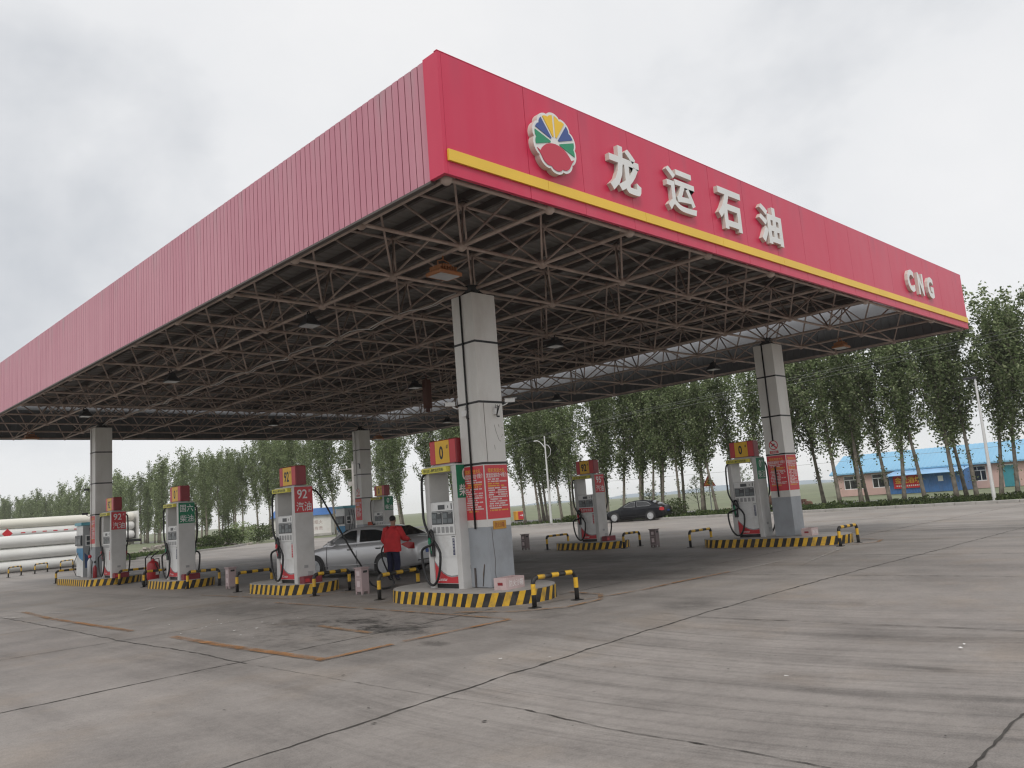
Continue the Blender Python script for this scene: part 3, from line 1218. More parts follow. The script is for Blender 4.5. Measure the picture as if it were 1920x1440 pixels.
p1 = pillar(4.12, 4.16, 'near white pillar beside the green-labelled diesel pump, two cameras high up', [2.60, 3.80, 5.01], 1)
p2 = pillar(16.19, 4.16, 'right-hand white pillar with a round no-smoking sign', [2.66, 3.80, 5.01], 2)
p3 = pillar(4.05, 26.45, 'left white pillar beside the blue gas dispenser', [2.62, 3.82, 5.03], 3)
p4 = pillar(16.19, 26.41, 'back white pillar behind the silver car', [2.66, 3.82, 5.03], 4)


def conduit(par, pts, r=.014, m=BLACK):
    b = MB()
    b.pipe(pts, r, n=6)
    b.build('conduit', m, par)


conduit(p1, [(-.335, .02, 5.99), (-.335, .02, 1.36)], .02)
conduit(p2, [(-.335, .02, 5.99), (-.335, .02, 3.06)], .022)
conduit(p2, [(-.345, .05, 2.3), (-.345, .04, 1.40)], .022)
conduit(p3, [(-.33, .12, 5.98), (-.33, .12, 1.3)], .014, GREYW)
conduit(p4, [(-.33, .05, 5.98), (-.33, .05, 3.1)], .014, GREYW)
# stains and the cracked grey base of the near pillar
b = MB()
for pts in ([(.05, 3.35), (.09, 3.2), (.15, 3.05), (.2, 3.02)], [(.22, 3.1), (.26, 3.16)], [(.16, 3.36), (.18, 3.3)], [(.02, 2.95), (.03, 2.86)], [(.25, 3.3), (.27, 3.28)]):
    b.pipe([(x, -.314, z) for x, z in pts], .003, n=4)
b.pipe([(-.2, -.315, 3.8), (-.19, -.315, 2.62)], .004, n=4)
b.pipe([(-.21, -.314, 1.36), (-.2, -.314, 1.1), (-.17, -.314, .75), (-.2, -.314, .55), (-.17, -.314, .3)], .003, n=4)
b.prism([(-.312, -.06, .28), (-.312, -.08, .28), (-.312, -.09, .5), (-.312, -.14, .70), (-.312, -.16, .68), (-.312, -.11, .48)], (-.004, 0, 0))
b.build('scuff', mat('scuff_brown', (0.12, 0.09, 0.07), 0.9), p1)
b = MB()
b.box(-.33, -.318, .10, .14, .26, .62)
b.build('loose_strip', PURL, p1)


def poster(face, pos, a0, a1, z0, z1, label, seed, dense=True):
    """red notice wrapped flat on a pillar; rows of small print kept as blocks where it cannot be read"""
    r_ = random.Random(seed)
    t = thing('notice_poster', label, 'poster', (0, 0, 0), 0, 'red refuelling-card posters on the pillars')
    Wd, Hh = a1 - a0, z1 - z0
    ac, zc = (a0 + a1) / 2, (z0 + z1) / 2
    if face == 'X':
        fr = FX
        cen = lambda u, v, d: (pos - d, ac - u, zc + v)
    else:
        fr = FY
        cen = lambda u, v, d: (ac + u, pos - d, zc + v)
    b = MB()
    c = [cen(u, v, 0) for u, v in ((-Wd / 2, -Hh / 2), (Wd / 2, -Hh / 2), (Wd / 2, Hh / 2), (-Wd / 2, Hh / 2))]
    b.prism(c, Vector(cen(0, 0, .003)) - Vector(cen(0, 0, 0)))
    b.build('sheet', POST, t)
    b = MB()
    text(b, '赠机专送大礼', cen(0, Hh * .40, .0045), w_=Wd * .74, h_=Hh * .08, m=1, off=.012, **fr)
    text(b, '龙运加油站办卡简介', cen(0, Hh * .31, .0045), w_=Wd * .92, h_=Hh * .095, m=0, off=.02, **fr)
    rows = 15
    for k in range(rows):
        v = Hh * (.235 - .62 * k / rows)
        u = -Wd * .40 + r_.choice((0, .02, .06)) * Wd
        mi = 1 if k in (2, 3, 14) else 0
        end = Wd * r_.choice((.12, .3, .40, .41))
        while u < end:
            wq = Wd * r_.uniform(.025, .045)
            if r_.random() < .86:
                hq = Hh * .026
                mm = 2 if (k in (5, 7) and -.15 * Wd < u < .0) else mi
                q = [cen(uu, vv, .0042) for uu, vv in ((u, v - hq / 2), (u + wq * .82, v - hq / 2), (u + wq * .82, v + hq * r_.uniform(.3, .5)), (u, v + hq / 2))]
                b.add(q, [(0, 1, 2, 3)], mm)
            u += wq
    b.build('lettering', [PTXT, YTXT, PDK], t)
    return t


poster('X', 3.806, 3.86, 4.46, 1.53, 2.56, 'red notice with yellow heading on the left face of the near pillar', 1)
poster('Y', 3.846, 3.83, 4.43, 1.53, 2.56, 'red notice with yellow heading on the right face of the near pillar', 2)
poster('X', 15.876, 3.86, 4.46, 1.58, 2.62, 'red notice on the left face of the pillar with the no-smoking sign', 3)
poster('Y', 3.846, 15.90, 16.49, 1.58, 2.62, 'narrow-looking red notice on the front face of the right-hand pillar', 4)
poster('X', 3.736, 26.18, 26.72, 1.52, 2.57, 'red notice on the shaded face of the left pillar by the gas dispenser', 5)
poster('X', 15.876, 26.16, 26.70, 1.60, 2.64, 'red notice on the back pillar seen over the silver car roof', 6)
# small orange plate under the near notice
t = thing('warning_plate', 'small orange plate with red print low on the near pillar', 'sign', (4.12, 3.845, 1.41))
b = MB()
b.box(-.17, .17, -.004, 0, -.08, .08)
b.build('plate', mat('plate_orange', (0.55, 0.27, 0.03), 0.5), t)
b = MB()
text(b, '防火沙箱', (0, -.006, .0), w_=.24, h_=.10, **FY)
b.build('lettering', DRED, t)
t = thing('warning_plate', 'small orange-red plate low on the back pillar', 'sign', (16.3, 26.095, 1.40))
b = MB()
b.box(-.17, .17, -.004, 0, -.08, .08)
b.build('plate', mat('plate_red', (0.50, 0.08, 0.03), 0.5), t)


def no_smoking(x, y, z, label):
    t = thing('no_smoking_sign', label, 'sign', (x, y, z), 0, 'round no-smoking signs on the pillars')
    b = MB()
    b.box(-.004, 0, -.16, .16, -.27, .16)
    b.build('plate', PILW, t)
    b = MB()
    V, F = [], []
    for i in range(24):
        a = 2 * PI * i / 24
        for rr in (.145, .118):
            V.append((-.006, rr * math.cos(a), rr * math.sin(a)))
    for i in range(24):
        j = (i + 1) % 24
        F.append((2 * i, 2 * j, 2 * j + 1, 2 * i + 1))
    b.add(V, F)
    b.add([(-.0065, .10, .07), (-.0065, .07, .10), (-.0065, -.10, -.07), (-.0065, -.07, -.10)], [(0, 1, 2, 3)])
    b.box(-.0065, -.004, -.14, .14, -.25, -.17)
    b.build('red_ring', RED, t)
    b = MB()
    b.add([(-.0062, .06, -.05), (-.0062, .08, -.02), (-.0062, -.03, .05), (-.0062, -.06, .02)], [(0, 1, 2, 3)], 0)
    text(b, '严禁烟火', (-.008, 0, -.21), w_=.22, h_=.055, m=1, **FX)
    b.build('pictogram', [DARK, WLET], t)


no_smoking(15.876, 4.19, 2.94, 'round red no-smoking sign on the right-hand pillar')
no_smoking(15.876, 26.43, 3.0, 'small faded no-smoking sign on the back pillar')

# cameras


def cctv(x, y, z, rz, label, m=WHITE):
    t = thing('security_camera', label, 'camera', (x, y, z), rz, 'security cameras on the pillars')
    t.scale = (.68, .68, .75)
    b = MB()
    b.bbox(.03, .33, -.05, .05, -.045, .05, .012)
    b.box(.02, .38, -.058, .058, .05, .062)
    b.build('housing', m, t)
    b = MB()
    b.tube((.331, 0, 0), (.342, 0, 0), .034, n=12)
    b.build('lens', BLACK, t)
    b = MB()
    b.pipe([(-.12, 0, -.10), (-.02, 0, -.12), (.08, 0, -.08), (.12, 0, -.04)], .018, n=6)
    b.build('bracket', m, t)


cctv(4.46, 3.83, 3.83, R(-40), 'white security camera on the right edge of the near pillar')
cctv(3.78, 4.50, 3.83, R(150), 'white security camera on the left edge of the near pillar')
cctv(3.72, 26.76, 3.62, R(130), 'small dark security camera on the left pillar, above the seam', DARK)
cctv(3.70, 26.8, 2.68, R(160), 'small dark security camera low on the left pillar over the white tubes', DARK)
for x, y, lab in ((3.79, 4.24, 'white cable box with loose wires on the left face of the near pillar'), (4.22, 3.83, 'white cable box with loose wires on the right face of the near pillar')):
    t = thing('cable_box', lab, 'cable box', (x, y, 3.62))
    b = MB()
    b.bbox(-.06, .06, -.06, .06, -.07, .05, .01)
    b.build('case', WHITE, t)
    b = MB()
    for k in range(3):
        b.pipe([(-.03 + .03 * k, -.03, .05), (-.05 + .06 * k, -.06, .12), (.02 * k, -.07, .08), (-.04, -.06, -.08 - .02 * k)], .006, n=5)
    b.box(-.03, .03, -.075, -.055, -.13, -.1)
    b.build('wire', BLACK, t)
b = MB()
pts = [(.0 + .16 * math.sin(a), 0, .30 * 0 + .17 * math.cos(a)) for a in [k * 2 * PI / 14 for k in range(13)]]
b.pipe(pts, .016, n=6)
b.pipe([(0, 0, -.17), (.15, 0, -.2), (.3, .0, -.2)], .02, n=6)
o = tag(b.build('cable_loop', WHITE), 'loop of white cable on the left edge of the back pillar', 'cable')
o.location = (15.86, 26.62, 4.55)
o.rotation_euler = (0, 0, R(-45))
b = MB()
b.pipe([(15.86, 26.3, 4.35), (15.82, 26.1, 4.33), (15.83, 26.1, 4.1)], .025, n=6)
tag(b.build('cable_bracket', BLACK), 'black cable bracket on the back pillar', 'bracket')

# ------------------------------------------------------------------ fuel islands
SAND = []


def stadium(hw, y0, y1, n_=14):
    P = []
    for i in range(n_ + 1):
        a = PI * i / n_
        P.append((hw * math.cos(a), y0 + hw - hw * math.sin(a)))   # near end, from +x round to -x
    for i in range(n_ + 1):
        a = PI * i / n_
        P.append((-hw * math.cos(a), y1 - hw + hw * math.sin(a)))
    return P


def island(x, y0, y1, hw, label):
    t = thing('pump_island', label, 'fuel island', (x, (y0 + y1) / 2, 0), 0, 'striped fuel islands')
    yc = (y0 + y1) / 2
    P = stadium(hw, y0 - yc, y1 - yc)
    hgt = .25
    b = MB()
    b.prism([(px * .995, py * .998, .01) for px, py in P], (0, 0, hgt - .01))
    b.build('slab', CONC, t)
    # striped steel edge: walk the outline and colour slanted bands
    Q = P + [P[0]]
    S = [0]
    for p, q in zip(Q, Q[1:]):
        S.append(S[-1] + math.hypot(q[0] - p[0], q[1] - p[1]))
    tot = S[-1]

    def at(s_):
        s_ = s_ % tot
        for i in range(len(S) - 1):
            if S[i + 1] >= s_:
                u = (s_ - S[i]) / max(1e-9, S[i + 1] - S[i])
                return Q[i][0] + (Q[i + 1][0] - Q[i][0]) * u, Q[i][1] + (Q[i + 1][1] - Q[i][1]) * u
        return Q[-1]
    k = int(round(tot / .125))
    k += k % 2
    wd = tot / k
    b = MB()
    shear = -.09
    for i in range(k):
        for c in range(2):
            s0 = (i + c / 2) * wd
            s1 = (i + (c + 1) / 2) * wd
            (ax, ay), (bx, by) = at(s0), at(s1)
            (tx, ty), (ux, uy) = at(s0 + shear), at(s1 + shear)
            f = 1.004
            b.add([(ax * f, ay * f, 0.0), (bx * f, by * f, 0.0), (ux * f, uy * f, hgt - .012), (tx * f, ty * f, hgt - .012)], [(0, 1, 2, 3)], i % 2)
    b.build('striped_edge', [PAINTY, PAINTK], t)
    return t


ISL = [(4.1, 2.85, 6.7, 1.0, 'striped island under the near pillar with a sand box on its end'),
       (4.1, 10.3, 13.3, .75, 'striped island carrying the petrol pump beside the silver car'),
       (4.1, 17.55, 20.4, .75, 'striped island carrying the pump with the large green four-character label'),
       (4.1, 24.3, 29.55, 1.0, 'long striped island with the left pillar and the blue gas dispenser'),
       (16.19, 2.4, 6.95, 1.0, 'striped island under the right-hand pillar'),
       (16.19, 10.4, 13.4, .75, 'striped island with the two-grade petrol pump in front of the black car'),
       (16.19, 24.3, 29.55, 1.0, 'striped island behind the silver car with the back pillar')]
for a in ISL:
    island(*a)


def hoop(x0, y0, x1, y1, label, h=.50, r=.042):
    a, c = Vector((x0, y0, 0)), Vector((x1, y1, 0))
    Lh = (c - a).length
    t = thing('guard_hoop', label, 'guard hoop', ((x0 + x1) / 2, (y0 + y1) / 2, 0), math.atan2(y1 - y0, x1 - x0), 'black and yellow guard hoops')
    b = MB()
    q = Lh / 2
    pts, mats_ = [], []
    cr = .10
    path = [(-q, 0, .01), (-q, 0, h * .44), (-q, 0, h - cr)]
    for k in range(1, 5):
        an = PI / 2 * k / 4
        path.append((-q + cr - cr * math.cos(an), 0, h - cr + cr * math.sin(an)))
    nseg = 5
    for k in range(1, nseg + 1):
        path.append((-q + cr + (2 * q - 2 * cr) * k / nseg, 0, h))
    for k in range(1, 5):
        an = PI / 2 * k / 4
        path.append((q - cr + cr * math.sin(an), 0, h - cr + cr * math.cos(an)))
    path += [(q, 0, h * .44), (q, 0, .01)]
    # split the bars so each coloured band is its own straight piece
    cols = [1, 0, 1, 1, 1, 1] + [0 if k % 2 == 0 else 1 for k in range(nseg)] + [1, 1, 1, 1, 0, 1]
    b.pipe(path, r, n=10, mats=cols)
    b.build('tube', [PAINTY, PAINTK], t)
    for sx in (-q, q):
        b = MB()
        b.box(sx - .085, sx + .085, -.085, .085, .002, .014)
        b.build('base_plate', PAINTK, t)
    return t


hoop(3.38, 2.33, 4.40, 2.26, 'large guard hoop at the near rounded end of the sand-box island')
hoop(3.41, 6.95, 4.75, 7.35, 'guard hoop just right of the pink litter bin beside the silver car')
hoop(3.48, 9.7, 4.5, 9.78, 'guard hoop left of the pink litter bin, at the petrol island end')
hoop(3.5, 13.75, 4.6, 13.9, 'guard hoop at the far end of the petrol island, touching the hanging nozzle')
hoop(3.64, 17.35, 4.5, 17.05, 'guard hoop at the right end of the green-labelled pump island')
hoop(3.58, 20.75, 4.7, 20.7, 'guard hoop in front of the wheeled red extinguisher')
hoop(3.76, 23.6, 4.85, 23.5, 'guard hoop at the right end of the left pillar island')
hoop(3.45, 30.1, 4.6, 30.0, 'guard hoop at the far left end of the left pillar island')
hoop(15.0, 2.15, 16.15, 2.15, 'guard hoop at the right end of the no-smoking pillar island')
hoop(15.6, 7.3, 17.0, 7.4, 'guard hoop at the left end of the no-smoking pillar island')
hoop(15.75, 13.75, 17.0, 13.8, 'guard hoop left of the two-grade petrol pump')
hoop(15.75, 10.1, 16.6, 10.05, 'guard hoop right of the two-grade petrol pump')
hoop(4.5, 42.5, 5.4, 43.8, 'leftmost thin hoop before the white gas tubes', .52, .035)
hoop(6.14, 44.1, 7.1, 45.4, 'middle thin hoop before the white gas tubes', .52, .035)
hoop(7.9, 45.8, 8.9, 47.0, 'thin hoop nearest the blue gas dispenser, before the tubes', .52, .035)

# ------------------------------------------------------------------ fuel pumps
STRIPB = mat('pump_strip_blue', (0.03, 0.035, 0.10), 0.5)
GBAND = mat('grey_band', (0.30, 0.30, 0.31), 0.5)


def fuel_pump(x, y, z, label, top_txt, side_txt, side_green, strip_blue, front_banner=False, hose_front=True, hose_rear=True):
    t = thing('fuel_pump', label, 'fuel pump', (x, y, z), 0, 'fuel pumps on the islands')
    D, Wd = .245, .46
    b = MB()
    b.bbox(-D + .02, D - .02, -Wd + .10, Wd - .10, .09, 1.68, .012)
    b.build('cabinet', WHITE, t)
    b = MB()
    b.box(-D + .05, D - .05, -Wd + .06, Wd + .02, 0.0, .088)
    b.build('plinth', BLACK, t)
    for sy in (-1, 1):
        b = MB()
        ya, yb = (-Wd - .045, -Wd + .098) if sy < 0 else (Wd - .098, Wd + .045)
        b.bbox(-D - .015, D + .015, ya, yb, 0.0, 2.37, .012, 0)
        sp = b.build('side_panel', GREYW, t)
        if sy < 0:
            g = MB()
            for k in range(5):
                g.box(D - .2, D - .05, ya - .006, ya - .001, .14 + k * .028, .155 + k * .028)
            g.box(-.05, .06, ya - .005, ya - .001, .36, .43)
            g.build('vent', KEYG, sp)
    b = MB()
    b.bbox(-D - .01, D + .01, -Wd - .04, Wd + .04, 2.372, 2.40, .008)
    b.box(-D + .02, D - .02, -Wd + .10, Wd - .10, 2.26, 2.37)
    b.build('top_beam', GREYW, t)
    # front and rear faces
    for s in (-1, 1):
        f = lambda d: s * (D - .02 + d)
        fr = FX if s < 0 else FXP
        yy = (lambda v: v) if s < 0 else (lambda v: -v)
        b = MB()
        xa, xb = sorted((f(.001), f(.035)))
        b.bbox(xa, xb, -Wd + .11, Wd - .11, 1.04, 1.67, .006)
        hd = b.build('display_head', WHITE, t)
        b = MB()
        xa, xb = sorted((f(.036), f(.042)))
        b.box(xa, xb, yy(.325) if s < 0 else yy(.325), yy(.01) if s < 0 else yy(.01), 1.24, 1.48) if s > 0 else b.box(xa, xb, .01, .325, 1.24, 1.48)
        if s < 0:
            b.box(xa, xb, -.325, -.01, 1.24, 1.48)
        else:
            b.box(xa, xb, .01, .325, 1.24, 1.48)
        b.build('display_frame', LCDF, hd)
        b = MB()
        xa, xb = sorted((f(.043), f(.046)))
        for c in (-.167, .167):
            b.box(xa, xb, c + .01, c + .14, 1.36, 1.455, 0)
            b.box(xa, xb, c + .01, c + .14, 1.265, 1.345, 0)
            b.box(xa, xb, c - .14, c - .01, 1.265, 1.345, 0)
            b.box(xa, xb, c - .12, c - .02, 1.37, 1.45, 2)
            b.box(xa, xb, c - .12, c - .03, 1.45, 1.458, 1)
        b.build('screen', [LCD, WLET, LCDF], hd)
        b = MB()
        xa, xb = sorted((f(.036), f(.039)))
        b.box(xa, xb, -.09 if s < 0 else -.12, .12 if s < 0 else .09, 1.53, 1.62)
        b.box(xa, xb, -.2, -.18, 1.55, 1.6)
        b.box(xa, xb, -.31, -.285, 1.53, 1.64)
        b.box(xa, xb, -.325, .325, 1.488, 1.502)
        b.build('head_print', LCDF, hd)
        b = MB()
        xa, xb = sorted((f(.036), f(.040)))
        for k in range(5):
            c = -.26 + k * .13
            b.box(xa, xb, c - .042, c + .042, 1.075, 1.19)
        b.build('keypad', KEYG, hd)
        # lower door with strip, gap, red swoosh
        b = MB()
        xa, xb = sorted((f(.001), f(.010)))
        b.box(xa, xb, -Wd + .115, Wd - .115, .605, 1.03)
        dr = b.build('upper_door', WHITE, t)
        b = MB()
        xa, xb = sorted((f(.0105), f(.013)))
        ys_ = -.27 if s < 0 else .27
        b.box(xa, xb, ys_ - .03, ys_ + .03, .64, .96, 1 if strip_blue else 0)
        b.box(xa, xb, ys_ - .05, ys_ + .05, .985, 1.0, 2)
        for k in range(5):
            text(b, '加油请熄火'[k], (f(.0145), ys_, .93 - k * .06), w_=.045, h_=.045, m=3, **fr)
        b.build('warning_strip', [RED, STRIPB, LCDF, WLET], dr)
        b = MB()
        xa, xb = sorted((f(.001), f(.010)))
        b.box(xa, xb, -Wd + .115, Wd - .115, .10, .595)
        ld = b.build('lower_door', WHITE, t)
        b = MB()
        yl = Wd - .118
        crv = [(yl, .50), (yl - .06, .44), (yl - .14, .36), (yl - .24, .285), (yl - .36, .235), (yl - .48, .215), (yl - .6, .222), (-yl, .235)]
        top = [(f(.011), yy(u), v) for u, v in crv]
        b.prism(top + [(f(.011), yy(-yl), .102), (f(.011), yy(yl), .102)], (s * .003, 0, 0), 0)
        bnd = [(f(.011), yy(u), v + .004) for u, v in crv] + [(f(.011), yy(u), v + .03) for u, v in reversed(crv)]
        b.prism(bnd, (s * .003, 0, 0), 1)
        text(b, 'Censtar', (f(.0155), yy(.12), .175), w_=.28, h_=.065, m=2, off=.01, **fr)
        b.build('swoosh', [RED, GBAND, WLET], ld)
        # visor with yellow notice
        b = MB()
        xa, xb = sorted((s * (D - .02), s * (D + .10)))
        b.bbox(xa, xb, -.30 if s < 0 else -.26, Wd + .02 if s < 0 else .28, 2.262, 2.368, .01)
        vz = b.build('visor', PYEL, t)
        b = MB()
        text(b, '您已进入摄像监控范围', (s * (D + .1025), yy(.10), 2.312), w_=.62, h_=.065, m=0, off=.012, **fr)
        b.build('lettering', BLACK, vz)
        # hose: from the mast top down the outside, round in a loop, to the nozzle in its boot
        if (s < 0 and hose_front) or (s > 0 and hose_rear):
            yo = Wd + .07
            b = MB()
            X = s * (D + .07)
            pts = [(s * (D - .05), yy(Wd - .02), 2.27), (X, yy(yo - .06), 2.25), (X, yy(yo), 2.12), (X, yy(yo + .01), 1.7), (X, yy(yo - .0), 1.2)]
            for k in range(0, 12):
                a = PI * .95 + k * PI * 1.12 / 11
                pts.append((X - s * .0 + s * .004 * k, yy(.33 + .27 * math.cos(a)), .66 + .60 * math.sin(a)))
            pts += [(X + s * .03, yy(.20), .86), (X + s * .02, yy(.24), 1.08), (X, yy(.33), 1.16), (X, yy(.40), 1.02), (X - s * .02, yy(.40), .92)]
            # smooth the polyline
            P = [Vector(p) for p in pts]
            for _ in range(2):
                Q = [P[0]]
                for p, q in zip(P, P[1:]):
                    Q += [p.lerp(q, .25), p.lerp(q, .75)]
                Q.append(P[-1])
                P = Q
            b.pipe(P, .026, n=7)
            b.build('hose', BLACK, t)
            b = MB()
            xa, xb = sorted((f(.011), f(.07)))
            b.bbox(xa, xb, min(yy(.30), yy(.42)), max(yy(.30), yy(.42)), .62, .90, .015)
            b.build('nozzle_boot', DARK, t)
            b = MB()
            b.pipe([(s * (D + .03), yy(.37), .64), (s * (D + .05), yy(.37), .78), (s * (D + .07), yy(.38), .92), (s * (D + .06), yy(.39), .99)], [.014, .03, .036, .024], n=8, m=0)
            b.pipe([(s * (D + .05), yy(.33), .90), (s * (D + .09), yy(.31), .84), (s * (D + .06), yy(.34), .74)], .011, n=6, m=1)
            b.build('nozzle', [GREEN if side_green else RED, STEEL], t)
    # side labels on both ends
    for sy in (-1,):
        b = MB()
        yf = -Wd - .046
        b.box(-D - .01, D + .01, yf - .004, yf, 1.73, 2.37)
        sl = b.build('grade_label', GREEN if side_green else RED, t)
        b = MB()
        a_, c_ = side_txt
        if len(a_) == 2 and ord(a_[0]) > 999:
            text(b, a_, (0, yf - .006, 2.20), w_=.42, h_=.23, off=.008, **FY)
        else:
            text(b, a_, (-.04, yf - .006, 2.19), w_=.28 if len(a_) > 1 else .14, h_=.23, off=.012, **FY)
            text(b, '#', (.17 if len(a_) > 1 else .10, yf - .006, 2.27), w_=.06, h_=.08, **FY)
        text(b, c_, (0, yf - .006, 1.88), w_=.42, h_=.23, off=.006, **FY)
        b.build('lettering', WLET, sl)
    # lit-style box on top
    b = MB()
    b.bbox(-.15, .15, -.42, .42, 2.43, 2.92, .02)
    for k in (-.415, .405):
        pass
    tb = b.build('top_sign_box', DRED, t)
    b = MB()
    b.box(-.12, .12, -.3, .3, 2.40, 2.43)
    b.build('sign_foot', GREYW, tb)
    for s in (-1, 1):
        fr = FX if s < 0 else FXP
        yy = (lambda v: v) if s < 0 else (lambda v: -v)
        b = MB()
        xa, xb = sorted((s * .1505, s * .154))
        b.box(xa, xb, min(yy(.23), yy(-.21)), max(yy(.23), yy(-.21)), 2.445, 2.90)
        b.build('yellow_face', YEL, tb)
        b = MB()
        xa, xb = sorted((s * .1505, s * .153))
        b.box(xa, xb, min(yy(.40), yy(.235)), max(yy(.40), yy(.235)), 2.445, 2.90)
        b.build('red_face', RED, tb)
        b = MB()
        b.box(xa, xb, min(yy(-.215), yy(-.40)), max(yy(-.215), yy(-.40)), 2.445, 2.90)
        b.build('red_face', RED, tb)
        b = MB()
        text(b, top_txt, (s * .1555, yy(.04), 2.66), w_=.25 if len(top_txt) > 1 else .125, h_=.27, off=.03, **fr)
        text(b, '#', (s * .1555, yy(-.15), 2.765), w_=.06, h_=.08, off=.01, **fr)
        b.build('lettering', BLACK, tb)
    if front_banner:
        b = MB()
        xa, xb = -D - .026, -D - .020
        b.box(xa, xb, -.33, .33, 1.05, 1.21, 0)
        text(b, '会员专用机', (xa - .002, 0, 1.13), w_=.54, h_=.10, m=1, **FX)
        b.build('banner', [RED, WLET], t)
    return t


ZI = .25
fuel_pump(3.85, 4.92, ZI, 'diesel pump with green side label half hidden by the near pillar', '0', ('0', '柴油'), True, True, hose_rear=False)
fuel_pump(3.88, 11.24, ZI, 'petrol pump with red side label, hose stretched behind it to the silver car', '92', ('92', '汽油'), False, False, hose_rear=False)
fuel_pump(3.91, 18.5, ZI, 'diesel pump with a large green four-character side label', '0', ('国六', '柴油'), True, True)
fuel_pump(3.91, 24.6, ZI, 'petrol pump with red side label beside the left pillar', '92', ('92', '汽油'), False, False)
fuel_pump(16.12, 11.75, ZI, 'petrol pump with different grades on top and side, before the black car', '92', ('95', '汽油'), False, False, True)
fuel_pump(16.08, 5.3, ZI, 'diesel pump beside the right-hand pillar with no-smoking sign', '0', ('0', '柴油'), True, True)
fuel_pump(16.08, 24.7, ZI, 'diesel pump seen behind the silver car beside the back pillar', '0', ('0', '柴油'), True, True, hose_rear=False)

# red junction boxes at the pump feet
MAROON = mat('maroon_steel', (0.20, 0.025, 0.035), 0.55, var=0.15)
for x, y, lab in ((3.88, 10.55, 'dark red box at the foot of the petrol pump by the silver car'),
                  (3.91, 17.8, 'dark red box at the foot of the green four-character pump'),
                  (3.91, 23.95, 'dark red box at the foot of the pump next to the left pillar'),
                  (16.12, 11.05, 'dark red box at the foot of the two-grade petrol pump')):
    t = thing('junction_box', lab, 'box', (x, y, ZI), 0, 'dark red boxes at the pump feet')
    b = MB()
    b.bbox(-.23, .28, -.10, .13, 0, .17, .012)
    b.build('case', MAROON, t)
    b = MB()
    b.box(-.2, -.08, -.103, -.101, .04, .12)
    b.build('plate', RED, t)

# stretched hose from the second pump to the car
CARF, CARR = Vector((6.40, 14.6, 0)), Vector((7.22, 12.15, 0))
b = MB()
pts = [(4.25, 10.95, 2.55), (4.36, 10.85, 2.50), (4.55, 10.45, 1.75), (4.78, 9.98, .85), (4.90, 9.75, .48), (4.98, 9.6, .1), (5.0, 9.4, .035), (4.9, 9.0, .03), (4.75, 8.75, .03), (4.95, 8.75, .03),
       (5.4, 9.2, .03), (5.85, 9.8, .05), (6.0, 10.3, .30), (6.10, 10.70, .70), (6.3, 10.85, .98), (6.62, 10.78, .95)]
P = [Vector(p) for p in pts]
for _ in range(2):
    Q = [P[0]]
    for p, q in zip(P, P[1:]):
        Q += [p.lerp(q, .25), p.lerp(q, .75)]
    Q.append(P[-1])
    P = Q
b.pipe(P, .022, n=8)
tag(b.build('fuelling_hose', BLACK), 'long black hose pulled from the petrol pump down to the silver car', 'hose')

# ------------------------------------------------------------------ gas dispensers (blue and white)
BLUE = mat('dispenser_blue', (0.03, 0.22, 0.42), 0.4, var=0.06)
TEAL = mat('dispenser_teal', (0.12, 0.38, 0.46), 0.4)
DGREY = mat('dispenser_grey', (0.34, 0.35, 0.36), 0.45, var=0.05)


def gas_dispenser(x, y, z, label):
    t = thing('gas_dispenser', label, 'gas dispenser', (x, y, z), 0, 'blue and white gas dispensers')
    b = MB()
    b.bbox(-.32, .32, -.40, .40, 0, 2.0, .02)
    b.build('cabinet', DGREY, t)
    b = MB()
    b.prism([(-.325, .40, .0), (-.325, -.40, .0), (-.325, -.40, .62), (-.325, .0, .72), (-.325, .40, .98)], (-.006, 0, 0), 1)
    b.prism([(-.325, .40, .985), (-.325, .0, .725), (-.325, -.40, .625), (-.325, -.40, 1.12), (-.325, .40, 1.12)], (-.006, 0, 0), 0)
    b.prism([(-.325, .40, 1.125), (-.325, -.40, 1.125), (-.325, -.40, 1.99), (-.325, .40, 1.99)], (-.005, 0, 0), 1)
    b.build('front_panel', [BLUE, WHITE], t)
    b = MB()
    b.bbox(-.40, .34, -.43, .43, 2.0, 2.12, .02)
    b.build('cap', TEAL, t)
    b = MB()
    b.bbox(-.40, -.332, -.36, .36, 1.22, 1.62, .01, 0)
    b.box(-.405, -.401, -.3, -.02, 1.27, 1.5, 1)
    b.box(-.405, -.401, .04, .3, 1.27, 1.5, 1)
    b.build('display', [LCDF, LCD], t)
    b = MB()
    b.box(-.24, .16, -.412, -.402, 1.20, 1.62, 0)
    b.box(-.20, -.0, -.416, -.413, 1.40, 1.58, 1)
    b.box(-.20, -.0, -.416, -.413, 1.24, 1.36, 1)
    b.build('gauge_panel', [WHITE, LCDF], t)
    b = MB()
    for dx, dz in ((-.1, .0), (.05, .08), (.18, -.04)):
        b.pipe([(dx, -.44, 1.9 + dz * .3), (dx + .06, -.47, 1.4), (dx - .05, -.48, .9 + dz), (dx + .1, -.46, .5), (dx + .2, -.44, .3)], .014, n=6)
    b.pipe([(-.36, .1, .95), (-.44, .30, .6), (-.46, .34, .3), (-.42, .1, .05), (-.36, -.2, .02)], .013, n=6)
    b.build('hose', BLACK, t)
    b = MB()
    b.prism([(-.25, -.404, .35), (.25, -.404, .35), (.05, -.404, .55), (.28, -.404, .9), (-.1, -.404, .75), (-.28, -.404, .95)], (0, -.004, 0))
    b.build('side_motif', mat('motif_blue', (0.05, 0.09, 0.20), 0.5), t)


gas_dispenser(4.0, 27.78, ZI, 'blue and white gas dispenser left of the left pillar')
gas_dispenser(16.19, 28.1, ZI, 'blue and white gas dispenser behind the silver car beside the back pillar')

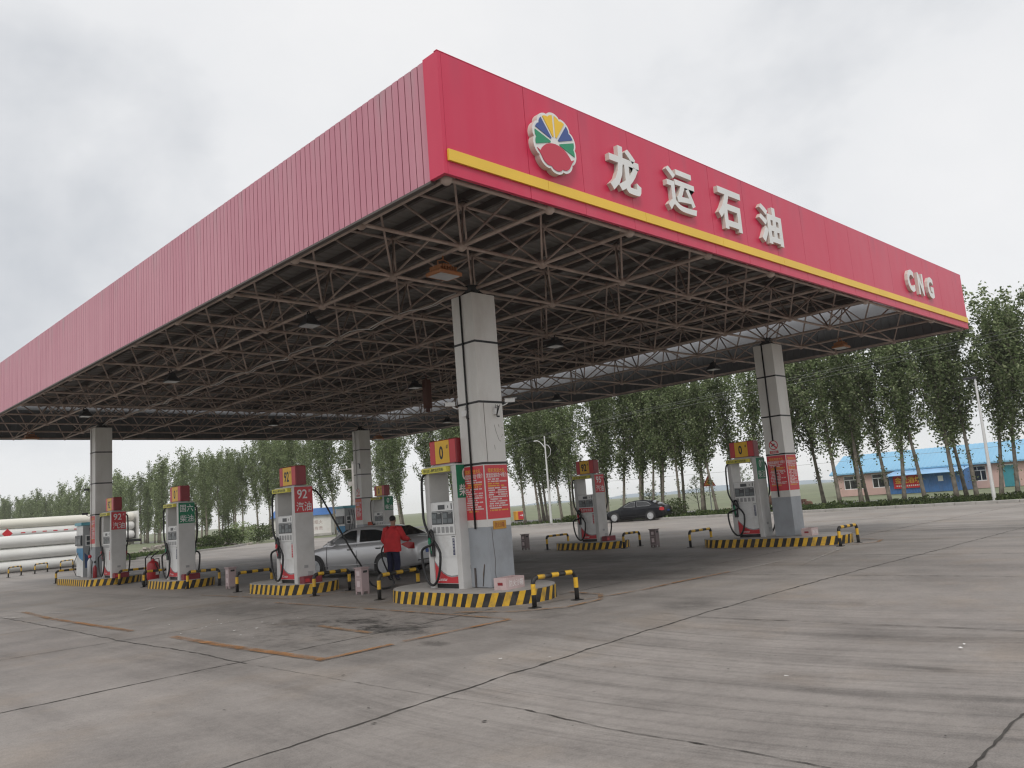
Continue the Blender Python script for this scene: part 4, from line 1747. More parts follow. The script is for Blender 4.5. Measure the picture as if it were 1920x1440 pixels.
# ------------------------------------------------------------------ sand boxes, bins, extinguishers
SANDB = mat('sandbox_pink', (0.55, 0.42, 0.41), 0.6, var=0.08, dirt=(0.30, 0.22, 0.2), damt=0.6, dscale=4)


def sandbox(x, y, label, txt=True):
    t = thing('sand_box', label, 'sand box', (x, y, ZI), 0, 'sand boxes on the islands')
    b = MB()
    ww, dd, hh = .26, .15, .21
    for q in ((-ww, ww, -dd, -dd + .02), (-ww, ww, dd - .02, dd), (-ww, -ww + .02, -dd + .02, dd - .02), (ww - .02, ww, -dd + .02, dd - .02)):
        b.box(q[0], q[1], q[2], q[3], 0, hh)
    b.box(-ww + .02, ww - .02, -dd + .02, dd - .02, 0, .02)
    b.build('case', SANDB, t)
    b = MB()
    b.box(-ww + .02, ww - .02, -dd + .02, dd - .02, .02, .17)
    b.build('sand', mat('red_sand', (0.24, 0.10, 0.07), 0.95, var=0.3, vscale=12, bump=0.6), t)
    b = MB()
    if txt:
        text(b, '防火沙箱', (.02, -dd - .002, .105), w_=.40, h_=.12, m=0, **FY)
        b.box(-ww - .003, -ww - .001, -.06, .06, .08, .13, 1)
    else:
        b.box(-ww - .003, -ww - .001, -.06, .06, .08, .13, 1)
    b.build('lettering', [WLET, DRED], t)
    t.rotation_euler = (0, 0, R(6))


sandbox(3.86, 3.42, 'pink sand box with white lettering at the foot of the near pillar')
sandbox(15.98, 3.45, 'pinkish sand box at the foot of the right-hand pillar', True)


PINKD = mat('dull_brown_steel', (0.20, 0.155, 0.155), 0.6, var=0.1, dirt=(0.12, 0.09, 0.09), damt=0.6, dscale=3)


def bin_(x, y, rz, label, pm=PINKBIN):
    t = thing('litter_bin', label, 'litter bin', (x, y, 0), rz, 'steel litter bins between islands')
    b = MB()
    b.bbox(-.115, .115, -.115, .115, .06, .58, .008)
    b.build('body', pm, t)
    b = MB()
    b.bbox(-.135, .135, -.135, .135, .58, .605, .006)
    b.build('lid', pm, t)
    b = MB()
    for sx in (-.09, .09):
        for sy in (-.09, .09):
            b.box(sx - .02, sx + .02, sy - .02, sy + .02, 0, .06)
    b.build('feet', pm, t)
    b = MB()
    b.box(-.06, .06, -.119, -.1155, .48, .53)
    b.build('slot', BLACK, t)
    b = MB()
    for z in (.10, .36):
        b.box(-.118, -.1155, -.10, .10, z, z + .005)
    b.box(-.118, -.1155, -.05, .05, .42, .52)
    b.box(-.118, -.1155, -.05, .05, .17, .30)
    b.build('door_panel', mat('faint_white', (0.60, 0.50, 0.50), 0.5), t)


bin_(4.1, 8.62, R(8), 'pink litter bin in front of the silver car')
bin_(4.1, 15.4, R(0), 'pinkish litter bin left of the petrol pump island, before the green pump')
bin_(16.05, 15.2, R(0), 'dull brown litter bin just right of the near pillar in the back row', PINKD)
bin_(16.05, 9.0, R(4), 'dull brown litter bin between the two islands of the back row', PINKD)

t = thing('wheeled_extinguisher', 'red wheeled fire extinguisher with two upright handles between islands', 'fire extinguisher', (4.05, 21.2, 0), R(20))
b = MB()
b.lathe([(.05, .08), (.16, .11), (.20, .17), (.20, .66), (.17, .75), (.10, .81), (.05, .83), (.05, .88)], n=20)
b.build('tank', mat('extinguisher_red', (0.36, 0.02, 0.025), 0.4, var=0.1), t)
b = MB()
for s in (-.12, .12):
    b.pipe([(s, .2, .15), (s, .22, .8), (s, .22, .92), (s + .02, .10, 1.02), (s + .03, -.10, 1.12)], .022, n=6)
b.build('handle', BLACK, t)
b = MB()
b.ball((0, 0, .86), .05)
b.pipe([(0, 0, .86), (.16, -.1, .88), (.24, -.05, .6), (.22, .05, .3), (.1, -.2, .4), (-.1, -.22, .75)], .018, n=6)
b.build('discharge_hose', BLACK, t)
for s in (-.2, .2):
    b = MB()
    b.lathe([(.13, -.03), (.13, .03)], (s, .16, .13), n=14, axis='X')
    b.build('wheel', BLACK, t)
b = MB()
b.box(-.07, .07, -.2135, -.2105, .35, .5)
b.build('paper_label', WLET, t)
t = thing('fire_extinguisher', 'small red extinguisher and grey holder left of the pump by the left pillar', 'fire extinguisher', (3.6, 25.72, ZI), 0)
b = MB()
b.lathe([(.06, 0), (.075, .02), (.075, .36), (.045, .43), (.02, .47)], n=12)
b.build('cylinder', DRED, t)
b = MB()
b.pipe([(0, 0, .55), (-.08, 0, .62), (-.12, .02, .4), (-.10, .04, .15)], .013, n=6)
b.box(-.02, .02, -.02, .02, .55, .63)
b.build('valve', BLACK, t)
t = thing('fire_extinguisher', 'grey-wrapped extinguisher with red head beside the small red one', 'fire extinguisher', (3.5, 25.98, ZI), 0)
b = MB()
b.lathe([(.07, 0), (.09, .02), (.09, .62), (.05, .7), (.03, .74)], n=12)
b.build('cylinder', STEEL, t)
b = MB()
b.ball((0, 0, .80), .07)
b.build('head', RED, t)

# ------------------------------------------------------------------ person
SKIN = mat('skin', (0.34, 0.19, 0.13), 0.55)
JACKET = mat('red_jacket', (0.56, 0.03, 0.035), 0.8, var=0.12, vscale=7, bump=0.4, bscale=9)
TROUS = mat('navy_trousers', (0.012, 0.014, 0.045), 0.85, var=0.2, vscale=6)
HAIR = mat('black_hair', (0.012, 0.010, 0.010), 0.7)
SHOE = mat('shoe', (0.05, 0.05, 0.055), 0.6)
SOLE = mat('shoe_sole', (0.55, 0.55, 0.55), 0.6)


def skinned(name, verts, edges, radii, levels, mats, pick, parent, root=0):
    me = bpy.data.meshes.new(name)
    me.from_pydata(verts, edges, [])
    o = bpy.data.objects.new(name, me)
    COL.objects.link(o)
    md = o.modifiers.new('Skin', 'SKIN')
    md.use_smooth_shade = True
    sv = me.skin_vertices[0].data
    for i, r in enumerate(radii):
        rr = r if isinstance(r, tuple) else (r, r)
        sv[i].radius = rr
        sv[i].use_root = (i == root)
    ss = o.modifiers.new('Sub', 'SUBSURF')
    ss.levels = ss.render_levels = levels
    dg = bpy.context.evaluated_depsgraph_get()
    m2 = bpy.data.meshes.new_from_object(o.evaluated_get(dg))
    bpy.data.objects.remove(o)
    bpy.data.meshes.remove(me)
    m2.name = name
    m2.materials.clear()
    for m in mats:
        m2.materials.append(m)
    for p in m2.polygons:
        p.material_index = pick(p.center)
        p.use_smooth = True
    o = bpy.data.objects.new(name, m2)
    COL.objects.link(o)
    o.parent = parent
    return o


# local frame: faces +Y, right hand towards +X; turned into place below
person = thing('person', 'person in a red jacket and navy trousers refuelling the silver car, seen from behind', 'person', (6.30, 10.42, 0), R(-62))
H = 1.70
sk = {
    'pel': ((0, -.02, .90), (.145, .105)), 'wst': ((0, -.01, 1.04), (.145, .105)), 'chs': ((.0, .05, 1.24), (.165, .115)), 'nkb': ((0, .08, 1.41), .085),
    'nk': ((-.01, .10, 1.47), .055), 'hd0': ((-.015, .13, 1.545), (.072, .082)), 'hd1': ((-.02, .14, 1.62), (.076, .088)), 'hd2': ((-.02, .135, 1.675), .058),
    'lh': ((-.095, -.02, .86), .115), 'lk': ((-.10, .05, .48), .095), 'la': ((-.11, -.02, .09), .066), 'lt': ((-.125, .15, .04), .040),
    'rh': ((.095, -.02, .86), .115), 'rk': ((.11, .02, .48), .095), 'ra': ((.13, -.10, .09), .066), 'rt': ((.15, .07, .04), .040),
    'ls': ((-.185, .05, 1.36), .070), 'le': ((-.26, .02, 1.09), .056), 'lw': ((-.20, .20, .90), .040), 'lp': ((-.175, .27, .875), (.042, .025)),
    'rs': ((.185, .06, 1.36), .070), 're': ((.295, .10, 1.12), .056), 'rw': ((.31, .34, 1.07), .040), 'rp': ((.305, .41, 1.065), (.042, .025)),
}
# fingers
ed = [('pel', 'wst'), ('wst', 'chs'), ('chs', 'nkb'), ('nkb', 'nk'), ('nk', 'hd0'), ('hd0', 'hd1'), ('hd1', 'hd2'),
      ('pel', 'lh'), ('lh', 'lk'), ('lk', 'la'), ('la', 'lt'), ('pel', 'rh'), ('rh', 'rk'), ('rk', 'ra'), ('ra', 'rt'),
      ('chs', 'ls'), ('ls', 'le'), ('le', 'lw'), ('lw', 'lp'), ('chs', 'rs'), ('rs', 're'), ('re', 'rw'), ('rw', 'rp')]
keys = list(sk)


def pick_body(c):
    if c.z > 1.43:
        return 0
    # hands
    if (c - Vector(sk['lp'][0])).length < .085 or (c - Vector(sk['rp'][0])).length < .085:
        return 0
    if c.z < .035:
        return 4
    if c.z < .10:
        return 3
    if c.z < .88 and abs(c.x) < .24 and c.y < .2:
        return 2
    return 1


body = skinned('body', [sk[k][0] for k in keys], [(keys.index(a), keys.index(b)) for a, b in ed], [sk[k][1] for k in keys], 2,
               [SKIN, JACKET, TROUS, SHOE, SOLE], pick_body, person)
# jacket skirt: a loose tube with a clean hem
b = MB()
rings = [(.78, .245, .175, -.015), (.84, .248, .178, -.015), (.95, .240, .165, -.01), (1.08, .235, .158, 0), (1.22, .238, .155, .035), (1.33, .222, .135, .06), (1.405, .12, .10, .075), (1.455, .075, .075, .09)]
n_ = 22
V, F = [], []
rnd = random.Random(8)
for z, rx, ry, oy in rings:
    for i in range(n_):
        a = 2 * PI * i / n_
        wv = 1 + .025 * math.sin(5 * a + z * 9) + .015 * math.sin(9 * a - z * 14)
        V.append((rx * wv * math.cos(a), oy + ry * wv * math.sin(a), z + (.012 * math.sin(3 * a) if z < .9 else 0)))
for k in range(len(rings) - 1):
    for i in range(n_):
        F.append((k * n_ + i, k * n_ + (i + 1) % n_, k * n_ + n_ + (i + 1) % n_, k * n_ + n_ + i))
b.add(V, F, 0, True)
for s, (a0, a1, a2) in ((-1, ('ls', 'le', 'lw')), (1, ('rs', 're', 'rw'))):
    p = [Vector(sk[k][0]) for k in (a0, a1, a2)]
    b.pipe([p[0] - Vector((s * .06, 0, -.01)), p[0], p[0].lerp(p[1], .5), p[1], p[1].lerp(p[2], .6), p[1].lerp(p[2], .93)], [.09, .10, .092, .088, .074, .060], n=10)
b.build('jacket', JACKET, person)
# hair cap, ears, face features, fingers
b = MB()
b.ball((-.02, .122, 1.648), .098, sc=(.88, 1.0, .86), n=14, k=9)
hair = b.build('hair', HAIR, person)

b = MB()
hc = Vector((-.02, .14, 1.60))
b.ball(hc + Vector((-.085, -.01, -.01)), .022, sc=(.5, .8, 1.3))
b.ball(hc + Vector((.085, -.01, -.01)), .022, sc=(.5, .8, 1.3))
b.pipe([hc + Vector((0, .085, .02)), hc + Vector((0, .115, -.02)), hc + Vector((0, .09, -.03))], [.008, .014, .008], n=6)
b.tube(hc + Vector((-.025, .082, -.062)), hc + Vector((.025, .082, -.062)), .006, n=6)
b.build('face_features', SKIN, person)
b = MB()
for s in (-1, 1):
    b.ball(hc + Vector((s * .032, .088, .012)), .010)
b.build('eyes', DARK, person)
b = MB()
for base, dirv, sidev, s in (('lp', Vector((.15, .95, -.25)), Vector((1, -.1, 0)), -1), ('rp', Vector((-.05, 1, -.1)), Vector((1, 0, 0)), 1)):
    p0 = Vector(sk[base][0])
    d = dirv.normalized()
    for k, ln_ in enumerate((.070, .080, .075, .058)):
        q = p0 + sidev * (-.03 + .02 * k) + d * .02
        b.pipe([q, q + d * ln_ * .5 + Vector((0, 0, .004)), q + d * ln_ * .8 + Vector((0, 0, -.016)), q + d * ln_ * .85 + Vector((0, 0, -.036))], [.0095, .009, .008, .0065], n=6)
    th = p0 + sidev * (-s * .04) - d * .01
    b.pipe([th, th + d * .03 + sidev * (-s * .018), th + d * .055 + sidev * (-s * .012) + Vector((0, 0, -.02))], [.011, .010, .008], n=6)
b.build('fingers', SKIN, person)

# ------------------------------------------------------------------ cars


def make_car(name, label, loc, heading, paint, Lc=4.54, Wc=1.76, Hc=1.48, chrome=False, tail_round=False, rim_n=5, group=None):
    """sedan, local frame: nose towards +Y, origin on the ground at mid length"""
    t = thing(name, label, 'car', loc, heading)
    k = Lc / 4.54
    hw = Wc / 2
    hs = Hc / 1.48
    # station: distance from nose, centre height, shoulder height, shoulder half width (rel), sill z
    ST = [(0.00, .58, .50, .62, .30), (0.05, .66, .58, .74, .24), (.18, .74, .66, .86, .19), (.50, .83, .76, .95, .18), (.95, .92, .85, .985, .18), (1.30, .99, .91, .995, .18), (1.80, 1.02, .94, 1.0, .18),
          (2.50, 1.03, .96, 1.0, .18), (3.20, 1.05, .985, 1.0, .18), (3.70, 1.08, 1.0, .985, .19), (4.05, 1.09, 1.0, .95, .22), (4.32, 1.08, .97, .88, .26), (4.47, 1.02, .90, .82, .30), (4.53, .86, .78, .78, .36), (4.54, .62, .58, .75, .42)]
    n_ = 11
    V, F, sm = [], [], []
    for u, zc, zs, wr, zl in ST:
        y = (Lc / 2) - u * k
        zc, zs = zc * hs, zs * hs
        w_ = hw * wr
        prof = [(w_ * .86, zl), (w_ * .955, zl + .07), (w_ * 1.0, zl + (zs - zl) * .45), (w_ * .99, zl + (zs - zl) * .78), (w_ * .955, zs), (w_ * .80, zs + (zc - zs) * .62), (w_ * .4, zc - .008), (0, zc)]
        ring = [(x, y, z) for x, z in prof] + [(-x, y, z) for x, z in reversed(prof[:-1])]
        V += ring
    m_ = 15
    for i in range(len(ST) - 1):
        for j in range(m_ - 1):
            F.append((i * m_ + j, i * m_ + j + 1, (i + 1) * m_ + j + 1, (i + 1) * m_ + j))
        F.append((i * m_ + m_ - 1, i * m_, (i + 1) * m_, (i + 1) * m_ + m_ - 1))
    b = MB()
    b.add(V, F, 0, True)
    b.add(V, [tuple(range(m_ - 1, -1, -1)), tuple(range((len(ST) - 1) * m_, len(ST) * m_))], 0)
    # greenhouse
    GH = [(1.22, .97, .97, .80), (1.55, 1.0, 1.18, .80), (2.02, 1.0, 1.40, .80), (2.35, 1.0, 1.462, .80), (2.75, 1.0, 1.48, .80), (3.15, 1.0, 1.455, .80), (3.45, 1.02, 1.395, .79), (3.80, 1.06, 1.22, .78), (4.08, 1.08, 1.085, .76)]

    def roof_at(u):
        for p, q in zip(GH, GH[1:]):
            if p[0] <= u <= q[0]:
                f_ = (u - p[0]) / (q[0] - p[0])
                return [p[i] + (q[i] - p[i]) * f_ for i in range(4)]
        return GH[-1] if u > 2 else GH[0]

    def side_x(u, z):
        _, zb_, zr, wb_ = roof_at(u)
        tt = max(0.0, min(1.0, (z - .95) / .53))
        return hw * (.925 - .25 * tt)
    V, F = [], []
    for u, zb_, zr, wb_ in GH:
        y = Lc / 2 - u * k
        zr2 = zr * hs
        zl = .93 * hs
        pr = []
        for f_ in (0, .5, .88):
            z = zl + (zr2 - zl) * f_
            pr.append((side_x(u, z / hs), z))
        pr.append((side_x(u, zr) * .86, zr2 - .012))
        pr.append((side_x(u, zr) * .45, zr2 + .004))
        pr.append((0, zr2 + .008))
        V += [(x, y, z) for x, z in pr] + [(-x, y, z) for x, z in reversed(pr[:-1])]
    m2_ = 11
    for i in range(len(GH) - 1):
        for j in range(m2_ - 1):
            F.append((i * m2_ + j, i * m2_ + j + 1, (i + 1) * m2_ + j + 1, (i + 1) * m2_ + j))
    b.add(V, F, 0, True)
    b.build('body', paint, t)

    # glass
    def yv(u):
        return Lc / 2 - u * k

    def glass(poly, s):
        g = MB()
        g.add([(s * (side_x(u, z) + .012), yv(u), z * hs) for u, z in poly], [tuple(range(len(poly))) if s < 0 else tuple(range(len(poly) - 1, -1, -1))])
        return g
    fw = [(1.52, 1.005), (2.48, 1.02), (2.42, 1.37), (2.20, 1.36), (1.92, 1.25)]
    rw_ = [(2.60, 1.025), (3.50, 1.045), (3.62, 1.12), (3.35, 1.31), (3.10, 1.36), (2.55, 1.375)]
    for s in (-1, 1):
        for poly in (fw, rw_):
            glass(poly, s).build('side_window', GLASSK, t)
            if chrome:
                g = MB()
                pp = [(s * (side_x(u, z) + .016), yv(u), z * hs) for u, z in poly]
                g.pipe(pp + [pp[0]], .010, n=5)
                g.build('chrome_trim', STEEL, t)
    for (ua, za, ub, zb_, wa, wb_) in ((1.30, 1.01, 1.97, 1.385, .80, .62), (3.50, 1.385, 4.02, 1.12, .62, .74)):
        g = MB()
        o_ = .018
        g.add([(-wa * hw * 1.0, yv(ua), za * hs + o_), (wa * hw, yv(ua), za * hs + o_), (wb_ * hw, yv(ub), zb_ * hs + o_), (-wb_ * hw, yv(ub), zb_ * hs + o_)], [(0, 1, 2, 3)])
        g.build('windscreen' if ua < 2 else 'rear_window', GLASSK, t)
    # door gaps, sill strip, handles
    for s in (-1, 1):
        g = MB()
        for u in (1.40, 2.53, 3.52):
            pts = []
            for z in (.28, .45, .62, .78, .9, .95):
                x = hw * (1.0 if .35 < z < .7 else (.985 if z > .7 else .965)) * (1 if u < 3.4 else .985)
                pts.append((s * (x + .002 if z < .9 else x * .975), yv(u if u > 1.5 or z > .5 else u), z * hs))
            g.pipe(pts, .006, n=4)
        g.build('door_gap', DARK, t)
        g = MB()
        g.pipe([(s * hw * .99, yv(1.25), .36 * hs), (s * (hw * 1.002), yv(2.4), .37 * hs), (s * hw * .995, yv(3.25), .39 * hs)], .012, n=5)
        g.build('side_moulding', paint if not chrome else DARK, t)
        for u in (2.28, 3.32):
            g = MB()
            g.bbox(*(sorted((s * hw * .975, s * (hw * .975 + .035)))), yv(u) - .10, yv(u) + .10, .83 * hs, .855 * hs, .006)
            g.build('door_handle', paint, t)
            g = MB()
            xs_ = sorted((s * hw * .9855, s * (hw * .9855 + .008)))
            g.box(xs_[0], xs_[1], yv(u) - .09, yv(u) + .09, .80 * hs, .828 * hs)
            g.build('handle_recess', DARK, t)
        g = MB()
        mx_ = s * (hw + .09)
        g.bbox(min(mx_ - .10, mx_ + .10), max(mx_ - .10, mx_ + .10), yv(1.72), yv(1.58), .97 * hs, 1.10 * hs, .03)
        g.build('mirror', paint if not chrome else DARK, t)
        # lamps
        g = MB()
        lm = []
        for u, z, f_ in ((.10, .56, .80), (.42, .70, .93), (.50, .74, .945), (.16, .66, .82), (.06, .60, .74)):
            lm.append((s * (hw * f_ + .012), yv(u), z * hs))
        g.add(lm, [(0, 1, 2, 3, 4), (4, 3, 2, 1, 0)])
        g.build('headlight', LENS, t)
        g = MB()
        if tail_round:
            lm = [(4.20, .70, .945), (4.38, .66, .875), (4.52, .70, .80), (4.50, .86, .795), (4.36, .92, .855), (4.22, .86, .91)]
        else:
            lm = [(4.10, .90, .935), (4.34, .76, .885), (4.51, .75, .80), (4.50, .92, .79), (4.32, .97, .86)]
        g.add([(s * (hw * f_ + .02), yv(u), z * hs) for u, z, f_ in lm], [tuple(range(len(lm))), tuple(range(len(lm) - 1, -1, -1))])
        g.build('taillight', mat('taillight_red', (0.42, 0.015, 0.02), 0.25, spec=0.7), t)
    # rear: plate, bumper line, boot gap
    g = MB()
    g.box(-.22, .22, yv(4.54) - .012, yv(4.54) - .002, .60 * hs - .0, .71 * hs)
    g.build('number_plate', mat('plate_blue', (0.05, 0.10, 0.35), 0.4), t)
    g = MB()
    g.box(-hw * .70, hw * .70, yv(4.545) - .006, yv(4.52), .40 * hs, .43 * hs)
    g.build('bumper_line', DARK, t)
    g = MB()
    g.box(-hw * .8, hw * .8, yv(.02), yv(-.015), .36 * hs, .50 * hs)
    g.build('grille', DARK, t)
    # wheels
    r_w = .325
    for u in (.93, .93 + 2.62 if Lc < 4.7 else .93 + 2.6):
        for s in (-1, 1):
            y = yv(u)
            # arch: dark recess ring laid on the body side
            g = MB()
            pts = []
            for q in range(15):
                a = PI * q / 14
                pts.append((s * (hw * .985 + .006), y + .385 * math.cos(a), r_w + .02 + .37 * math.sin(a)))
            pts += [(s * (hw * .985 + .006), y - .385, .17), (s * (hw * .985 + .006), y + .385, .17)]
            g.prism(pts, (s * .012, 0, 0))
            g.build('wheel_arch', BLACK, t)
            wt = MB()
            x0 = s * (hw - .19)
            x1 = s * (hw + .022)
            a_, b_ = sorted((x0, x1))
            wt.lathe([(r_w * .72, a_), (r_w * .97, a_ + .015), (r_w, a_ + .04), (r_w, b_ - .04), (r_w * .97, b_ - .012), (r_w * .70, b_)], (0, y, r_w), n=28, axis='X')
            wo = wt.build('wheel', BLACK, t)
            rm = MB()
            xf = s * (hw + .026)
            rm.lathe([(r_w * .70, 0), (r_w * .70, .006)] if s > 0 else [(r_w * .70, -.006), (r_w * .70, 0)], (xf - s * .004, y, r_w), n=24, axis='X', m=1)
            nsp = rim_n * 2 if rim_n < 7 else rim_n
            rm.lathe([(r_w * .70, -.004), (r_w * .70, .006), (r_w * .63, .006), (r_w * .63, -.004)], (xf + s * .004, y, r_w), n=24, axis='X', m=0)
            rm.lathe([(.075, -.004), (.075, .012), (.05, .016)] if s > 0 else [(.05, -.016), (.075, -.012), (.075, .004)], (xf + s * .004, y, r_w), n=14, axis='X', m=0)
            for q in range(nsp):
                a = 2 * PI * q / nsp + .3 - (.12 if (rim_n < 7 and q % 2) else 0)
                ca, sa = math.cos(a), math.sin(a)
                wd1, wd2 = (.018, .030) if rim_n < 7 else (.016, .026)
                rm.prism([(xf + s * .004, y + .04 * ca - wd1 * sa, r_w + .04 * sa + wd1 * ca), (xf + s * .004, y + r_w * .69 * ca - wd2 * sa, r_w + r_w * .69 * sa + wd2 * ca),
                          (xf + s * .004, y + r_w * .69 * ca + wd2 * sa, r_w + r_w * .69 * sa - wd2 * ca), (xf + s * .004, y + .04 * ca + wd1 * sa, r_w + .04 * sa - wd1 * ca)], (s * .008, 0, 0), 0)
            rm.build('rim', [STEEL, DARK], wo)
    return t


SILV = mat('silver_paint', (0.60, 0.60, 0.61), 0.30, metal=0.35, coat=0.6)
BLKP = mat('black_paint', (0.008, 0.009, 0.012), 0.3, coat=0.15, spec=0.25)
hd = CARF - CARR
ang = math.atan2(hd.y, hd.x) - PI / 2
nrm_ = Vector((math.cos(ang), math.sin(ang), 0))
mid = (CARF + CARR) / 2 + nrm_ * .88
fwdv = hd.normalized()
# wheel mid sits .03 behind the body middle
make_car('silver_sedan', 'silver four-door sedan parked at the pump, rear towards the near pillar', mid - fwdv * .03, ang, SILV)
bF, bR = Vector((39.5, 29.75, 0)) * .985, Vector((40.1, 27.35, 0)) * .985
bF, bR = Vector((38.6, 28.75, 0)), Vector((39.3, 26.3, 0))
hd = bF - bR
ang2 = math.atan2(hd.y, hd.x) - PI / 2
mid2 = (bF + bR) / 2 + Vector((math.cos(ang2), math.sin(ang2), 0)) * .88
make_car('black_sedan', 'black four-door sedan with chrome window line parked by the far kerb', mid2 - Vector((.1, .1, 0)), ang2, BLKP, 4.62, 1.80, 1.44, True, True, 12)

# ------------------------------------------------------------------ white gas tubes
TUBEW = mat('tube_white', (0.70, 0.70, 0.675), 0.42, var=0.05, vscale=0.6, dirt=(0.45, 0.43, 0.38), damt=0.4, dscale=0.5)
TUBEC = mat('tube_cream', (0.70, 0.68, 0.60), 0.42, var=0.05, vscale=0.6)


def gas_tube(x0, x1, y, z, r, label, m, par=None, group=None):
    b = MB()
    b.lathe([(.02, x0), (r * .55, x0 + .04), (r * .85, x0 + r * .35), (r, x0 + r * .8), (r, x1 - r * .8), (r * .85, x1 - r * .35), (r * .55, x1 - .04), (.02, x1)], (0, y, z), n=20, axis='X')
    o = b.build('gas_tube', m, par)
    if par is None:
        tag(o, label, 'gas tube', group)
    return o


gt = 'white gas storage tubes stacked on the ground'
gas_tube(-14, 11.9, 50, 1.86, .375, 'topmost of the three long white tubes lying before the tube trailer', TUBEW, None, gt)
gas_tube(-14, 11.9, 50, 1.10, .365, 'middle of the three long white tubes lying before the tube trailer', TUBEW, None, gt)
gas_tube(-14, 11.9, 50, .37, .35, 'lowest white tube, resting just above the ground before the trailer', TUBEW, None, gt)
t = thing('tube_rack', 'dark steel rack holding the three white tubes', 'rack', (0, 50, 0))
b = MB()
for x in (-10, -3, 4, 11):
    b.box(x - .06, x + .06, .39, .47, 0, 2.3)
    b.box(x - .06, x + .06, -.3, .3, 0, .015)
b.build('post', PURL, t)
tr = thing('tube_trailer', 'gas tube trailer stacked with long white cylinders, end plate at right', 'trailer', (0, 0, 0))
for z in (3.0, 2.39, 1.78):
    for y in (52.0, 52.68, 53.36):
        gas_tube(-12, 14.25, y, z, .315, '', TUBEC if z > 2.9 else TUBEW, tr)
b = MB()
b.box(14.35, 14.42, 51.62, 53.74, 1.46, 3.38)
b.build('end_plate', TUBEW, tr)
b = MB()
b.box(-12, 14.6, 51.7, 53.7, 1.26, 1.44)
b.build('chassis', BLACK, tr)
for x in (-9, -7.7, 8.0, 9.3):
    for y in (51.9, 53.5):
        b = MB()
        b.lathe([(.3, -.15), (.5, -.13), (.52, 0), (.5, .13), (.3, .15)], (x, y, .52), n=20, axis='Y')
        b.build('wheel', BLACK, tr)
b = MB()
b.box(7.0, 10.3, 52.2, 53.2, .6, 1.26)
b.build('axle_frame', BLACK, tr)
b = MB()
yd = 52.0 - .3165
d_ = .30
b.prism([(6.45 - d_, yd, 2.40), (6.45, yd, 2.40 - d_), (6.45 + d_, yd, 2.40), (6.45, yd, 2.40 + d_)], (0, -.006, 0))
b.build('red_diamond', RED, tr)
b = MB()
for k in range(9):
    b.box(7.2 + k * .62, 7.45 + k * .62, yd - .005, yd, 2.37, 2.43)
b.build('red_dashes', RED, tr)  # row of plain red dashes along the tube

# ------------------------------------------------------------------ trees
def leaf_material(name, c1, c2, c3):
    m = bpy.data.materials.new(name)
    m.use_nodes = True
    t_ = m.node_tree
    t_.nodes.clear()
    o_ = t_.nodes.new('ShaderNodeOutputMaterial')
    g = t_.nodes.new('ShaderNodeNewGeometry')
    rp = t_.nodes.new('ShaderNodeValToRGB')
    rp.color_ramp.elements[0].color = (*c1, 1)
    rp.color_ramp.elements[1].color = (*c3, 1)
    e_ = rp.color_ramp.elements.new(.55)
    e_.color = (*c2, 1)
    t_.links.new(g.outputs['Random Per Island'], rp.inputs[0])
    oi = t_.nodes.new('ShaderNodeObjectInfo')
    mr = t_.nodes.new('ShaderNodeMapRange')
    mr.inputs['To Min'].default_value = .8
    mr.inputs['To Max'].default_value = 1.25
    t_.links.new(oi.outputs['Random'], mr.inputs[0])
    v = t_.nodes.new('ShaderNodeVectorMath')
    v.operation = 'SCALE'
    t_.links.new(rp.outputs[0], v.inputs[0])
    t_.links.new(mr.outputs[0], v.inputs['Scale'])
    d = t_.nodes.new('ShaderNodeBsdfDiffuse')
    tr_ = t_.nodes.new('ShaderNodeBsdfTranslucent')
    mxs = t_.nodes.new('ShaderNodeMixShader')
    mxs.inputs[0].default_value = .38
    t_.links.new(v.outputs[0], d.inputs[0])
    t_.links.new(v.outputs[0], tr_.inputs[0])
    t_.links.new(d.outputs[0], mxs.inputs[1])
    t_.links.new(tr_.outputs[0], mxs.inputs[2])
    t_.links.new(mxs.outputs[0], o_.inputs[0])
    return m


LEAF = leaf_material('poplar_leaf', (0.088, 0.120, 0.054), (0.140, 0.185, 0.082), (0.33, 0.37, 0.22))
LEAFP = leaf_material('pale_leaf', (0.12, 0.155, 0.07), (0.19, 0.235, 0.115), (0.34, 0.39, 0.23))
LEAFH = leaf_material('hedge_leaf', (0.045, 0.066, 0.028), (0.075, 0.105, 0.042), (0.14, 0.17, 0.075))
BARK = mat('poplar_bark', (0.20, 0.175, 0.145), 0.9, var=0.25, vscale=4, dirt=(0.07, 0.06, 0.05), damt=0.8, dscale=3)


def leaf_at(mb_, p, s, r_, droop=0.0):
    n = Vector((r_.gauss(0, 1), r_.gauss(0, 1), r_.gauss(0, 1) + .4)).normalized()
    a = n.orthogonal().normalized()
    a.rotate(Matrix.Rotation(r_.uniform(0, 6.28), 3, n))
    b_ = n.cross(a)
    l_ = s * r_.uniform(.7, 1.3)
    w_ = l_ * .62
    mb_.add([p - a * l_ * .5, p - b_ * w_ * .5 + a * .05 * l_, p + a * l_ * .5, p + b_ * w_ * .5 + a * .05 * l_], [(0, 1, 2, 3)])


